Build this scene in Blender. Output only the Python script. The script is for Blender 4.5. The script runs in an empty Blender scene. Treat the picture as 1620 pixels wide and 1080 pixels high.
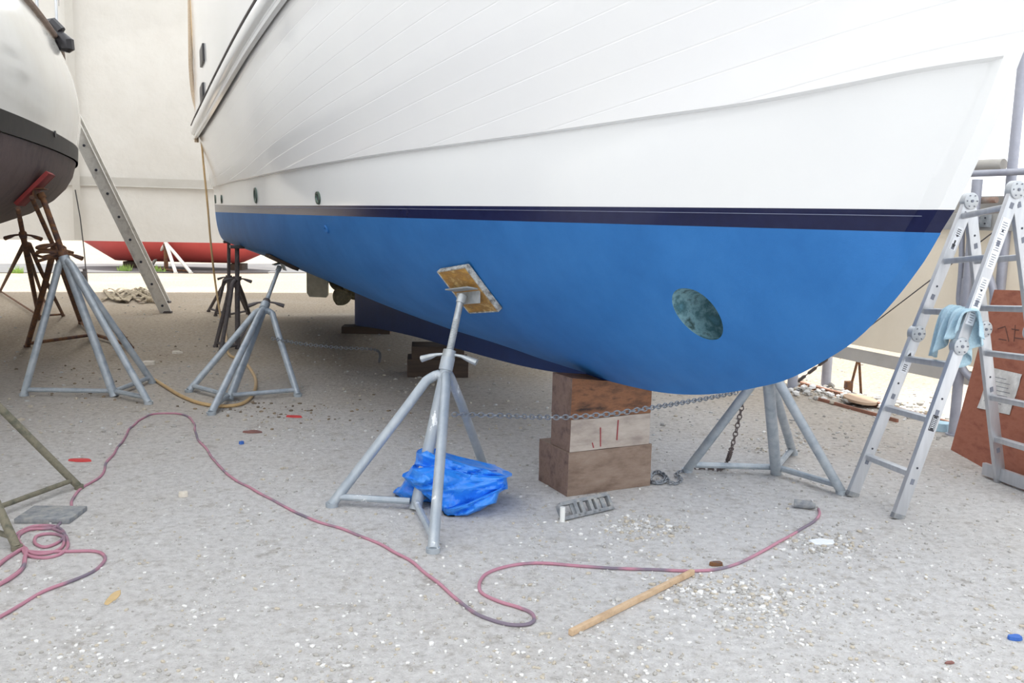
import bpy, bmesh, math, random
from mathutils import Vector, Matrix, noise
from mathutils.bvhtree import BVHTree
random.seed(7)
SC = bpy.context.scene
COL = SC.collection
V = Vector
# ------------------------------------------------------------------ camera
F = 1400.0; EYE = 1.5
PITCH = math.atan((540 - 345) / F); ROLL = math.radians(1.4)
FWD = V((0, math.cos(PITCH), -math.sin(PITCH)))
_u = V((0, math.sin(PITCH), math.cos(PITCH))); _r = V((1, 0, 0))
RT_ = math.cos(ROLL) * _r + math.sin(ROLL) * _u
UP_ = -math.sin(ROLL) * _r + math.cos(ROLL) * _u
CAMP = V((0, 0, EYE))
cam = bpy.data.cameras.new('camera'); camo = bpy.data.objects.new('camera', cam); COL.objects.link(camo)
cam.sensor_width = 36; cam.lens = F / 1620 * 36; cam.clip_start = .05; cam.clip_end = 400
m = Matrix((RT_, UP_, -FWD)).transposed().to_4x4(); m.translation = CAMP
camo.matrix_world = m; SC.camera = camo
# ------------------------------------------------------------------ light
SC.view_settings.view_transform = 'Standard'; SC.view_settings.look = 'None'
SC.view_settings.exposure = -0.16; SC.view_settings.gamma = 1.0
SC.view_settings.use_curve_mapping = False
SC.cycles.use_denoising = True
SC.cycles.max_bounces = 8; SC.cycles.diffuse_bounces = 5; SC.cycles.transmission_bounces = 6
SC.cycles.caustics_reflective = False; SC.cycles.caustics_refractive = False
w = bpy.data.worlds.new('sky'); SC.world = w; w.use_nodes = True
bg = w.node_tree.nodes['Background']; bg.inputs[0].default_value = (.91, .955, 1.0, 1); bg.inputs[1].default_value = 2.0
sun = bpy.data.lights.new('sun', 'SUN'); sun.energy = 7.5; sun.angle = math.radians(1.0); sun.color = (1, .98, .95)
suno = bpy.data.objects.new('sun', sun); COL.objects.link(suno)
suno.rotation_euler = V((-.225, .49, 1.0)).to_track_quat('Z', 'Y').to_euler()

# ------------------------------------------------------------------ pixel helpers
def ray(x, y): return FWD + RT_ * ((x - 810) / F) + UP_ * ((540 - y) / F)
def g(x, y, z=0.0):
    r = ray(x, y); return CAMP + r * ((z - EYE) / r.z)
def at(x, y, Y):
    r = ray(x, y); return CAMP + r * (Y / r.y)
def proj(P):
    d = P - CAMP; k = d.dot(FWD); return 810 + F * d.dot(RT_) / k, 540 - F * d.dot(UP_) / k
def on_line(A, B, y=None, x=None):
    lo, hi = -1.0, 2.0
    best = None
    for i in range(3001):
        s = lo + (hi - lo) * i / 3000; P = A.lerp(B, s); q = proj(P)
        e = abs(q[1] - y) if y is not None else abs(q[0] - x)
        if best is None or e < best[0]: best = (e, P)
    return best[1]
def interp(x, xs, ys):
    if x <= xs[0]: return ys[0]
    if x >= xs[-1]: return ys[-1]
    for i in range(len(xs) - 1):
        if x <= xs[i + 1]:
            f = (x - xs[i]) / (xs[i + 1] - xs[i]); return ys[i] + (ys[i + 1] - ys[i]) * f
class Sp:                                   # monotone-ish cubic through points
    def __init__(s, pts):
        s.x = [p[0] for p in pts]; s.y = [p[1] for p in pts]; n = len(pts); s.m = []
        d = [(s.y[i+1]-s.y[i])/(s.x[i+1]-s.x[i]) for i in range(n-1)]
        for i in range(n):
            if i == 0: mm = d[0]
            elif i == n-1: mm = d[-1]
            else:
                h0 = s.x[i]-s.x[i-1]; h1 = s.x[i+1]-s.x[i]
                mm = 0 if d[i-1]*d[i] < 0 else (d[i-1]*h1 + d[i]*h0)/(h0+h1)
                mm = max(-3*min(abs(d[i-1]), abs(d[i])), min(3*min(abs(d[i-1]), abs(d[i])), mm))
            s.m.append(mm)
    def __call__(s, t):
        x, y, m_ = s.x, s.y, s.m
        if t <= x[0]: return y[0]
        if t >= x[-1]: return y[-1]
        for i in range(len(x)-1):
            if t <= x[i+1]: break
        h = x[i+1]-x[i]; u = (t-x[i])/h
        return ((2*u**3-3*u*u+1)*y[i] + (u**3-2*u*u+u)*h*m_[i] + (-2*u**3+3*u*u)*y[i+1] + (u**3-u*u)*h*m_[i+1])

# ------------------------------------------------------------------ materials
def srgb(c):
    def f(v):
        v /= 255.0
        return v/12.92 if v <= .04045 else ((v+.055)/1.055)**2.4
    return (f(c[0]), f(c[1]), f(c[2]), 1)
def mat(name, cols, rough=.6, metal=0.0, scale=8.0, bump=0.0, bscale=None, spec=.5, stretch=(1, 1, 1), stops=None, coat=0.0, detail=6, trans=0.0):
    m = bpy.data.materials.new(name); m.use_nodes = True; nt = m.node_tree; N = nt.nodes; L = nt.links
    b = N['Principled BSDF']; b.inputs['Roughness'].default_value = rough; b.inputs['Metallic'].default_value = metal
    b.inputs['Specular IOR Level'].default_value = spec; b.inputs['Coat Weight'].default_value = coat; b.inputs['Coat Roughness'].default_value = .08
    if not isinstance(cols[0], (tuple, list)): cols = [cols]
    tc = N.new('ShaderNodeTexCoord'); mp = N.new('ShaderNodeMapping'); mp.inputs['Scale'].default_value = stretch
    L.new(tc.outputs['Object'], mp.inputs[0])
    if len(cols) == 1: b.inputs['Base Color'].default_value = srgb(cols[0])
    else:
        nz = N.new('ShaderNodeTexNoise'); nz.inputs['Scale'].default_value = scale; nz.inputs['Detail'].default_value = detail; nz.inputs['Roughness'].default_value = .65
        L.new(mp.outputs[0], nz.inputs['Vector'])
        cr = N.new('ShaderNodeValToRGB'); L.new(nz.outputs[0], cr.inputs[0])
        st = stops or [.32 + .36*i/(len(cols)-1) for i in range(len(cols))]
        while len(cr.color_ramp.elements) < len(cols): cr.color_ramp.elements.new(.5)
        for e, c, s in zip(cr.color_ramp.elements, cols, st): e.position = s; e.color = srgb(c)
        L.new(cr.outputs[0], b.inputs['Base Color'])
    if bump:
        n2 = N.new('ShaderNodeTexNoise'); n2.inputs['Scale'].default_value = bscale or scale*3; n2.inputs['Detail'].default_value = 8
        L.new(mp.outputs[0], n2.inputs['Vector'])
        bp = N.new('ShaderNodeBump'); bp.inputs['Strength'].default_value = 1; bp.inputs['Distance'].default_value = bump
        L.new(n2.outputs[0], bp.inputs['Height']); L.new(bp.outputs[0], b.inputs['Normal'])
    if trans:
        tr = N.new('ShaderNodeBsdfTranslucent'); mx = N.new('ShaderNodeMixShader'); mx.inputs[0].default_value = trans
        tr.inputs[0].default_value = srgb(cols[0]); out = N['Material Output']
        if bump: L.new(bp.outputs[0], tr.inputs['Normal'])
        L.new(b.outputs[0], mx.inputs[1]); L.new(tr.outputs[0], mx.inputs[2]); L.new(mx.outputs[0], out.inputs[0])
    return m
M = {}
M['galv'] = mat('galvanised_paint', [(150,160,170),(172,180,187),(186,192,196)], .45, .25, 14, .0006, 60)
M['galvpatch'] = mat('chipped_galvanised', [(150,160,170),(168,176,184),(182,188,193),(238,240,240)], .45, .2, 9, .0006, 60, stops=[.3,.5,.63,.64], stretch=(1,1,.35))
M['rod'] = mat('zinc_rod', [(160,165,168),(190,194,196)], .4, .4, 20)
M['rust'] = mat('rusty_steel', [(74,60,58),(92,66,56),(126,86,52),(86,74,74)], .8, .1, 14, .001, 60)
M['rustred'] = mat('red_rusty_paint', [(130,52,44),(110,60,50),(140,70,50)], .75, .0, 12, .001, 60)
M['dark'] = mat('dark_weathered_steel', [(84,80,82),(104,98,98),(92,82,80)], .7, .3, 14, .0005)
M['alu'] = mat('brushed_aluminium', [(190,192,196),(206,208,212)], .38, .55, 30, .0002, 200, stretch=(1,1,.1))
M['aluold'] = mat('old_aluminium', [(214,211,205),(226,223,217),(200,196,190)], .6, .1, 10, .0004, 80)
M['hinge'] = mat('cast_hinge', [(182,186,190),(200,203,206)], .45, .4, 30)
M['hole'] = mat('dark_recess', (60,62,72), .7)
M['slot'] = mat('slot_shadowed_metal', (120,124,136), .7)
M['black'] = mat('black_plastic', (38,36,40), .4)
M['sticker'] = mat('paper_sticker', [(236,238,242),(222,226,232)], .5, 0, 60)
M['ink'] = mat('sticker_ink', (92,96,110), .6)
M['inkdark'] = mat('dark_ink', (46,46,52), .6)
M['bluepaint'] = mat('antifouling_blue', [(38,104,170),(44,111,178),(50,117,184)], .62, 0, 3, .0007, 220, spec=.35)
M['keelblue_shaded'] = mat('keel_antifouling_shaded', [(10,42,96),(14,50,106)], .7, 0, 4, .0008, 120)  # bottom blue darkened: the shadow under the hull is in the keel colour
M['scribe'] = mat('scribed_line_grey', (120,126,150), .6)
M['navy'] = mat('navy_gloss', [(26,30,62),(31,36,70)], .22, 0, 20, spec=.3)
M['tunnel'] = mat('tunnel_patina', [(90,140,160),(70,110,120),(128,168,180),(60,84,86)], .6, .2, 12, .003, 30)
M['bronze'] = mat('bronze_patina', [(60,92,92),(90,104,92),(48,66,70)], .45, .5, 40)
M['prop'] = mat('propeller_bronze', [(132,122,92),(108,100,78),(150,138,106)], .5, .4, 16, .001)
M['rudder'] = mat('rudder_metal', [(196,190,170),(172,166,146)], .5, .2, 12)
M['plywood'] = mat('pad_plywood', [(196,160,92),(180,136,66),(150,112,62),(206,176,116)], .75, 0, 9, .0005, stretch=(1,1,3))
M['padedge'] = mat('pad_worn_edge', [(206,206,200),(170,168,160),(90,84,78)], .7, 0, 40)
M['tarpblue'] = mat('blue_poly_tarp', [(44,132,230),(52,142,240),(36,118,218)], .34, 0, 9, .006, 34, spec=.6)
M['cream'] = mat('cream_canvas', [(211,208,202),(203,199,192)], .85, 0, 1.2, .035, 2.2, spec=.2, trans=.08)
M['hem'] = mat('canvas_band', [(200,196,189),(192,188,180)], .85, 0, 3, spec=.2, trans=.05)
M['tan'] = mat('tan_tarpaulin', [(226,216,198),(216,204,184)], .8, 0, 1.5, .012, 4, trans=.2)
M['tanhem'] = mat('grey_tarp_hem', [(190,186,180),(176,172,166)], .8, 0, 5, trans=.1)
M['canopy'] = mat('white_canopy', (236,238,240), .8, trans=.62)
M['ply'] = mat('red_brown_plywood', [(146,84,62),(160,98,76),(134,74,56)], .8, 0, 5, .0006, 60, stretch=(1,1,3))
M['paper'] = mat('weathered_paper', [(236,234,230),(208,206,202),(188,184,180)], .8, 0, 9, .002, 20)
M['postgrey'] = mat('grey_frame_tube', [(158,160,172),(174,176,186)], .5, .3, 10)
M['beam'] = mat('weathered_grey_beam', [(178,176,172),(160,158,154)], .8, 0, 8, stretch=(.2,1,1))
M['pinkhose'] = None
M['tanhose'] = mat('tan_hose', [(190,156,108),(202,172,126)], .5, 0, 20)
M['rope'] = mat('tan_rope', [(176,156,134),(196,178,156)], .85, 0, 60, .002, 160)
M['stick'] = mat('pale_stick_wood', [(186,154,120),(202,174,142),(170,140,110)], .7, 0, 10, .0006, 80, stretch=(1,1,1))
M['teal'] = mat('light_blue_towel', [(176,206,220),(190,216,228)], .95, 0, 14, .004, 120)
M['greyplastic'] = mat('dusty_grey_plastic', [(112,116,122),(138,140,142),(160,158,154)], .7, 0, 24, .001)
M['chain'] = mat('zinc_chain', [(132,138,146),(158,162,168)], .4, .6, 60)
M['chainrust'] = mat('rusty_chain', [(96,78,72),(120,112,112)], .7, .3, 60)
M['redhull'] = mat('red_antifouling', [(206,92,88),(196,82,80)], .7, 0, 1.5)
M['white'] = mat('white_paint', (232,232,228), .5)
M['leaf'] = mat('green_weeds', [(140,176,84),(170,200,110)], .7, 0, 20)
M['lbwhite'] = mat('old_white_gelcoat', [(222,220,214),(214,211,204)], .14, 0, 2, spec=.5, coat=.2)
M['lbstripe'] = mat('black_boot_stripe', [(30,27,27),(46,42,40)], .45, 0, 10, spec=.12)
M['lbbottom'] = mat('brown_antifouling', [(84,70,68),(98,82,80),(70,60,60)], .65, 0, 3, .001, 40)
M['teakrail'] = mat('toe_rail_wood', [(120,100,88),(140,120,106)], .6, 0, 12)
M['redpad'] = mat('red_pad', [(150,48,46),(128,40,40)], .7, 0, 12)
M['groundshadow'] = mat('painted_ground_shadow', [(100,100,100),(120,118,116)], .95, 0, 2)  # grey of the shadow lying on the ground outside

def wood_mat(name, cols, scale=6, axis=0):
    st = [6, 6, 9]; st[axis] = .9
    return mat(name, cols, .85, 0, scale, .0025, scale*2.5, stretch=tuple(s/4 for s in st), detail=9)
M['wood_top'] = wood_mat('stained_timber', [(54,42,38),(112,78,58),(140,96,68),(80,58,48)], 8)
M['wood_mid'] = wood_mat('pale_timber', [(150,138,130),(176,164,154),(190,180,170)], 7)
M['wood_low'] = wood_mat('brown_grey_timber', [(108,88,76),(136,116,102),(152,134,120)], 7)
M['wood_dark'] = wood_mat('old_dark_timber', [(60,50,44),(86,70,58)], 7)
M['endgrain'] = mat('timber_end_grain', [(104,84,74),(126,104,94),(92,74,68)], .9, 0, 14, .002, 30)

# white topsides with plank grooves driven by the 'plank' attribute
def topside_mat():
    m = mat('white_topside_gloss', [(231,231,232),(233,233,233)], .13, 0, 2, spec=.5, coat=.15)
    nt = m.node_tree; N = nt.nodes; L = nt.links; b = N['Principled BSDF']
    at_ = N.new('ShaderNodeAttribute'); at_.attribute_name = 'plank'
    fr = N.new('ShaderNodeMath'); fr.operation = 'FRACT'; L.new(at_.outputs['Fac'], fr.inputs[0])
    cr = N.new('ShaderNodeValToRGB'); e = cr.color_ramp.elements
    e[0].position = 0.0; e[0].color = (0,0,0,1); e[1].position = .035; e[1].color = (1,1,1,1)
    k = e.new(.965); k.color = (1,1,1,1); k2 = e.new(1.0); k2.color = (0,0,0,1)
    L.new(fr.outputs[0], cr.inputs[0])
    bp = N.new('ShaderNodeBump'); bp.inputs['Distance'].default_value = .0009; bp.inputs['Strength'].default_value = .8
    L.new(cr.outputs[0], bp.inputs['Height']); L.new(bp.outputs[0], b.inputs['Normal'])
    return m
M['topside'] = topside_mat()
M['topplain'] = mat('white_lower_topside', [(230,231,232),(232,233,233)], .13, 0, 2, spec=.5, coat=.15)

def hose_mat():
    m = mat('pink_grey_twin_hose', [(176,120,136),(182,126,142)], .55, 0, 20)
    nt = m.node_tree; N = nt.nodes; L = nt.links; b = N['Principled BSDF']
    nz = N.new('ShaderNodeTexNoise'); nz.inputs['Scale'].default_value = 5; nz.inputs['Detail'].default_value = 2
    tc = N.new('ShaderNodeTexCoord'); L.new(tc.outputs['Object'], nz.inputs['Vector'])
    cr = N.new('ShaderNodeValToRGB'); e = cr.color_ramp.elements
    e[0].position = .50; e[0].color = srgb((178,124,140)); e[1].position = .62; e[1].color = srgb((120,108,122))
    L.new(nz.outputs[0], cr.inputs[0]); L.new(cr.outputs[0], b.inputs['Base Color'])
    return m
M['pinkhose'] = hose_mat()
M['greyhose'] = mat('grey_line', [(112,108,120),(128,120,130)], .6, 0, 10)

def ground_mat():
    m = bpy.data.materials.new('crushed_shell_ground'); m.use_nodes = True; nt = m.node_tree; N = nt.nodes; L = nt.links
    b = N['Principled BSDF']; b.inputs['Roughness'].default_value = .95; b.inputs['Specular IOR Level'].default_value = .15
    tc = N.new('ShaderNodeTexCoord')
    def nz(s, d=8, r=.6):
        n = N.new('ShaderNodeTexNoise'); n.inputs['Scale'].default_value = s; n.inputs['Detail'].default_value = d; n.inputs['Roughness'].default_value = r
        L.new(tc.outputs['Object'], n.inputs['Vector']); return n
    def ramp(src, pts):
        cr = N.new('ShaderNodeValToRGB')
        while len(cr.color_ramp.elements) < len(pts): cr.color_ramp.elements.new(.5)
        for e, (p, c) in zip(cr.color_ramp.elements, pts): e.position = p; e.color = srgb(c) if len(c) == 3 else c
        L.new(src, cr.inputs[0]); return cr
    def mix(f, a, c):
        x = N.new('ShaderNodeMix'); x.data_type = 'RGBA'
        if hasattr(f, 'is_linked'): L.new(f, x.inputs[0])
        else: x.inputs[0].default_value = f
        L.new(a, x.inputs[6]); L.new(c, x.inputs[7]); return x.outputs[2]
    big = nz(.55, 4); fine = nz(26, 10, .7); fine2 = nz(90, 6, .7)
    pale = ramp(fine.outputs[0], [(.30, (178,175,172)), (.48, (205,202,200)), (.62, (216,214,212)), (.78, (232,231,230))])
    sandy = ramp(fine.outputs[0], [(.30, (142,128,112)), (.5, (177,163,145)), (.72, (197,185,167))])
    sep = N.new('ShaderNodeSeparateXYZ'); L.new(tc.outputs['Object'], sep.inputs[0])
    mr = N.new('ShaderNodeMapRange'); mr.inputs[1].default_value = 4.6; mr.inputs[2].default_value = 9.0; L.new(sep.outputs[1], mr.inputs[0])  # gravel to brown sand, with under-boat shade and warm bounce in the tone
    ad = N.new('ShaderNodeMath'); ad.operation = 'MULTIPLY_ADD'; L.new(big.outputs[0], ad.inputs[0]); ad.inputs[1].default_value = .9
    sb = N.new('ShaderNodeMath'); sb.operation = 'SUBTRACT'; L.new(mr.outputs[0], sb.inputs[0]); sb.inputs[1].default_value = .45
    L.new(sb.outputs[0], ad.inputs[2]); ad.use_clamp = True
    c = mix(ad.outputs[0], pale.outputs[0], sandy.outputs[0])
    # dark grit specks and pale chips
    v1 = N.new('ShaderNodeTexVoronoi'); v1.inputs['Scale'].default_value = 75; L.new(tc.outputs['Object'], v1.inputs['Vector'])
    bw = N.new('ShaderNodeRGBToBW'); L.new(v1.outputs['Color'], bw.inputs[0])
    chip = ramp(bw.outputs[0], [(.78, (0,0,0,1)), (.84, (1,1,1,1))])
    d1 = ramp(v1.outputs['Distance'], [(.22, (1,1,1,1)), (.40, (0,0,0,1))])
    mm = N.new('ShaderNodeMath'); mm.operation = 'MULTIPLY'; L.new(chip.outputs[0], mm.inputs[0]); L.new(d1.outputs[0], mm.inputs[1])
    mm2 = N.new('ShaderNodeMath'); mm2.operation = 'MULTIPLY'; L.new(mm.outputs[0], mm2.inputs[0]); mm2.inputs[1].default_value = .5
    wh = ramp(fine.outputs[0], [(.3, (236,235,232)), (.7, (228,226,222))])
    c = mix(mm2.outputs[0], c, wh.outputs[0])
    patch = nz(7, 8, .72)
    dk = ramp(patch.outputs[0], [(.55, (0,0,0,1)), (.70, (.6,.6,.6,1))])
    brown = ramp(fine.outputs[0], [(.3, (112,102,90)), (.7, (160,148,132))])
    c = mix(dk.outputs[0], c, brown.outputs[0])
    L.new(c, b.inputs['Base Color'])
    a1 = N.new('ShaderNodeMath'); a1.operation = 'MULTIPLY_ADD'; L.new(fine.outputs[0], a1.inputs[0]); a1.inputs[1].default_value = .6
    L.new(fine2.outputs[0], a1.inputs[2])
    a2 = N.new('ShaderNodeMath'); a2.operation = 'MULTIPLY_ADD'; L.new(mm.outputs[0], a2.inputs[0]); a2.inputs[1].default_value = .6; L.new(a1.outputs[0], a2.inputs[2])
    bp = N.new('ShaderNodeBump'); bp.inputs['Distance'].default_value = .0085; bp.inputs['Strength'].default_value = 1.0
    a3 = N.new('ShaderNodeMath'); a3.operation = 'MULTIPLY_ADD'; L.new(patch.outputs[0], a3.inputs[0]); a3.inputs[1].default_value = 1.6; L.new(a2.outputs[0], a3.inputs[2])
    L.new(a3.outputs[0], bp.inputs['Height']); L.new(bp.outputs[0], b.inputs['Normal'])
    return m
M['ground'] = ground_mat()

# ------------------------------------------------------------------ mesh builder
def frame(d, up=V((0, 0, 1))):
    d = d.normalized()
    if abs(d.dot(up)) > .98: up = V((1, 0, 0))
    x = d.cross(up).normalized(); y = x.cross(d).normalized(); return x, y
class MB:
    def __init__(s): s.v = []; s.f = []; s.mi = []; s.cur = 0
    def add(s, vs, fs):
        o = len(s.v); s.v += [V(p) for p in vs]; s.f += [tuple(i + o for i in f) for f in fs]; s.mi += [s.cur]*len(fs); return s
    def tube(s, pts, r, n=12, cap=True, flat=1.0, up=V((0,0,1))):
        pts = [V(p) for p in pts]; rr = r if isinstance(r, (list, tuple)) else [r]*len(pts)
        vs = []; px = None
        for i, p in enumerate(pts):
            d = (pts[min(i+1, len(pts)-1)] - pts[max(i-1, 0)]).normalized()
            if px is None: x, y = frame(d, up)
            else:
                x = (px - d*px.dot(d)).normalized(); y = x.cross(d).normalized()
            px = x
            for k in range(n):
                a = 2*math.pi*k/n; vs.append(p + x*math.cos(a)*rr[i] + y*math.sin(a)*rr[i]*flat)
        fs = []
        for i in range(len(pts)-1):
            for k in range(n):
                a = i*n+k; b = i*n+(k+1)%n; fs.append((a, b, b+n, a+n))
        if cap: fs.append(tuple(range(n))[::-1]); fs.append(tuple((len(pts)-1)*n+k for k in range(n)))
        return s.add(vs, fs)
    def box(s, c, sx, sy, sz, X=V((1,0,0)), Y=V((0,1,0)), Z=None, bev=0.0):
        X = X.normalized(); Y = Y.normalized(); Z = (Z or X.cross(Y)).normalized(); c = V(c)
        bm = bmesh.new(); bmesh.ops.create_cube(bm, size=1)
        for v in bm.verts: v.co = V((v.co.x*sx, v.co.y*sy, v.co.z*sz))
        if bev: bmesh.ops.bevel(bm, geom=bm.edges[:], offset=bev, segments=2, affect='EDGES', profile=.6)
        bm.verts.index_update()
        s.add([c + X*v.co.x + Y*v.co.y + Z*v.co.z for v in bm.verts], [tuple(v.index for v in f.verts) for f in bm.faces]); bm.free(); return s
    def bar(s, A, B, w, h, side, bev=.002):      # rectangular bar A->B, w along side
        d = (B-A); z = d.normalized(); x = (side - z*side.dot(z)).normalized(); y = z.cross(x)
        return s.box((A+B)/2, w, h, d.length, x, y, z, bev)
    def rock(s, c, r, sq=.7, sub=1, seed=0, amp=.35):
        bm = bmesh.new(); bmesh.ops.create_icosphere(bm, subdivisions=sub, radius=1)
        for v in bm.verts:
            k = 1 + amp*noise.noise(v.co*1.6 + V((seed*3.1, seed*1.7, seed)))
            v.co = V((v.co.x*k*r, v.co.y*k*r*(.7+.3*math.sin(seed)), v.co.z*k*r*sq))
        bm.verts.index_update(); q = Matrix.Rotation(seed*2.4, 3, 'Z')
        s.add([V(c) + q @ v.co for v in bm.verts], [tuple(v.index for v in f.verts) for f in bm.faces]); bm.free(); return s
    def grid(s, P, flip=False):                  # P[i][j] points
        n = len(P); k = len(P[0]); fs = []
        for i in range(n-1):
            for j in range(k-1):
                q = (i*k+j, i*k+j+1, (i+1)*k+j+1, (i+1)*k+j); fs.append(q[::-1] if flip else q)
        return s.add([p for r in P for p in r], fs)
    def build(s, name, mats, parent=None, smooth=True, ang=35, weld=False):
        me = bpy.data.meshes.new(name); off = parent_loc(parent)
        me.from_pydata([v - off for v in s.v], [], s.f)
        if not isinstance(mats, (list, tuple)): mats = [mats]
        for q in mats: me.materials.append(q)
        me.polygons.foreach_set('material_index', s.mi)
        finish(me, smooth, ang, weld)
        o = bpy.data.objects.new(name, me); COL.objects.link(o)
        if parent: o.parent = parent
        return o
def parent_loc(p):
    o = V((0,0,0))
    while p is not None: o += p.location; p = p.parent
    return o
def finish(me, smooth=True, ang=35, weld=False):
    bm = bmesh.new(); bm.from_mesh(me)
    if weld: bmesh.ops.remove_doubles(bm, verts=bm.verts, dist=1e-5)
    bmesh.ops.recalc_face_normals(bm, faces=bm.faces)
    for f in bm.faces: f.smooth = smooth
    th = math.radians(ang)
    for e in bm.edges:
        if len(e.link_faces) == 2: e.smooth = e.calc_face_angle(0) < th
    bm.to_mesh(me); bm.free()
def props(o, label=None, cat=None, group=None, kind=None):
    if label: o['label'] = label
    if cat: o['category'] = cat
    if group: o['group'] = group
    if kind: o['kind'] = kind
    return o
def thing(name, loc, label, cat, group=None):
    o = bpy.data.objects.new(name, None); COL.objects.link(o); o.location = V(loc); o.empty_display_size = .1
    return props(o, label, cat, group)
def smooth_path(pts, n=8):
    pts = [V(p) for p in pts]; out = []
    for i in range(len(pts)-1):
        p0 = pts[max(i-1,0)]; p1 = pts[i]; p2 = pts[i+1]; p3 = pts[min(i+2, len(pts)-1)]
        for k in range(n):
            t = k/n; out.append(.5*((2*p1) + (p2-p0)*t + (2*p0-5*p1+4*p2-p3)*t*t + (3*p1-p0-3*p2+p3)*t**3))
    out.append(pts[-1]); return out

# ------------------------------------------------------------------ ground and shelter
b = MB(); b.add([(-70,-15,0),(60,-15,0),(60,110,0),(-70,110,0)], [(0,1,2,3)])
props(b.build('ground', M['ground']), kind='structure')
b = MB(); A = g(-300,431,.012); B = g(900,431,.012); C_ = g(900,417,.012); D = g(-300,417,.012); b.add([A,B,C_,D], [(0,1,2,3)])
props(b.build('shadow_strip', M['groundshadow']), kind='structure')  # flat dark strip that paints the boats' cast shadow on the ground

WA = V((-9.35,15.9,0)); WB = V((-5.0,17.0,0)); wd = (WB-WA).normalized(); wn = V((-wd.y, wd.x, 0))
def tent_wall(name, P, Q, z0, z1, mat_, amp=.04, nx=60, nz=24, sag=0.0):
    d = (Q-P); nn = V((-d.y, d.x, 0)).normalized(); bb = MB(); G = []
    for j in range(nz+1):
        row = []
        for i in range(nx+1):
            u = i/nx; z = z0 + (z1-z0)*j/nz; p = P + d*u; L_ = d.length*u
            k = amp*noise.noise(V((L_*.55, z*1.1, 3.3))) + amp*.6*math.sin(z*1.5 + noise.noise(V((L_*.3, 0, z*.3)))*2.5)
            row.append(V((p.x, p.y, 0)) + nn*k + V((0,0, z - sag*math.sin(u*math.pi)*(1 if j == 0 else 0))))
        G.append(row)
    bb.grid(G); return bb.build(name, mat_)
P1 = WA - wd*9; P2 = WA + wd*11.0
tw = tent_wall('wall_back', P1, P2, .9, 5.8, M['cream']); props(tw, kind='structure')
bb = MB(); zz = g
for (z0, z1) in ((1.9, 2.06),):
    bb.add([P1 - wn*.06 + V((0,0,z0)), P2 - wn*.06 + V((0,0,z0)), P2 - wn*.06 + V((0,0,z1)), P1 - wn*.06 + V((0,0,z1))], [(0,1,2,3)])
    bb.tube([P1 - wn*.065 + V((0,0,z0)), P2 - wn*.065 + V((0,0,z0))], .012, 6)
bb.build('band', M['hem'], tw)
bb = MB(); q = at(122, 250, 16.2); bb.add([V((q.x-.07,q.y-.08,.92)), V((q.x+.07,q.y-.08,.92)), V((q.x+.07,q.y-.08,5.7)), V((q.x-.07,q.y-.08,5.7))], [(0,1,2,3)])
bb.build('seam', M['hem'], tw)

RA = V((2.57,8.2,0)); RB = V((3.2,6.83,0)); rd = (RB-RA).normalized(); rn = V((-rd.y, rd.x, 0))
if rn.x < 0: rn = -rn
R1 = RA - rd*9.8; R2 = RA + rd*4.2
rw = tent_wall('wall_right', R1, R2, .5, 1.52, M['tan'], amp=.03, nx=80, nz=14); props(rw, kind='structure')
bb = MB()
bb.add([R1 - rn*.05 + V((0,0,.42)), R2 - rn*.05 + V((0,0,.36)), R2 - rn*.05 + V((0,0,.46)), R1 - rn*.05 + V((0,0,.56))], [(0,1,2,3)])
bb.build('hem', M['tanhem'], rw)
lw_ = tent_wall('wall_left_added', V((-10.6, -3.0, 0)), V((-10.6, 15.4, 0)), .9, 5.9, M['cream'], amp=.04); props(lw_, kind='structure')  # unseen wall, added to cut the light from the left
# roof canopy (gable) above everything
bb = MB(); yr0, yr1 = -3.2, 17.4
G = []
for i in range(21):
    u = i/20; row = []
    y = yr0 + (yr1-yr0)*u; xe = 2.57 + .46*(8.2-y) + .05
    for (k_, z) in ((0, 4.6), (.28, 5.6), (.6, 6.5), (.8, 5.9), (1, 5.0)):
        xx = -17 + (xe+17)*k_
        row.append(V((xx, y, z + .08*math.sin(i*1.57))))
    G.append(row)
bb.grid(G); props(bb.build('ceiling', M['canopy']), kind='structure')

# ------------------------------------------------------------------ main yacht hull
AX = V((-.35599533, .93448773, 0)); NV = V((-.93448773, -.35599533, 0)); S0 = V((1.3217, 2.69678, 0)); TE = 11.3
def W(t, v, z): return S0 + AX*t + NV*v + V((0,0,z))
PROF = Sp([(.045,1.488),(.082,1.424),(.137,1.351),(.246,1.229),(.352,1.13),(.532,1.013),(.739,.906),(.894,.852),(1.109,.787),(1.405,.72),(1.69,.678),(1.95,.655),(2.24,.636),(2.7,.625),(3.14,.625),(4.1,.615),(5.04,.602),(6.34,.588),(8.08,.568),(9.64,.54),(10.4,.49),(11.3,.47)])
STEM = Sp([(1.485,.045),(1.555,0),(1.67,-.055),(1.80,-.115),(1.982,-.182),(2.4,-.36),(3.0,-.62),(3.75,-.95),(4.6,-1.25)])
BW = Sp([(0,0),(.045,.0),(.25,.115),(.5,.225),(1,.42),(1.5,.60),(2,.76),(3,1.04),(4,1.25),(5,1.40),(6.5,1.54),(8,1.62),(9.5,1.66),(11.3,1.66)])
KV = Sp([(0,0),(.09,.07),(.18,.13),(.43,.25),(.68,.34),(1.16,.51),(1.66,.675),(2.15,.825),(3.13,1.09),(4.12,1.30),(5.1,1.45),(6.6,1.59),(8.05,1.67),(9.55,1.71),(11.3,1.71)])
KZ = Sp([(-.2,1.985),(0,1.965),(.25,1.937),(.5,1.916),(1,1.895),(1.5,1.876),(2,1.863),(3,1.845),(4,1.825),(5,1.81),(6.5,1.80),(8,1.80),(9.5,1.81),(11.3,1.84)])
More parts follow.
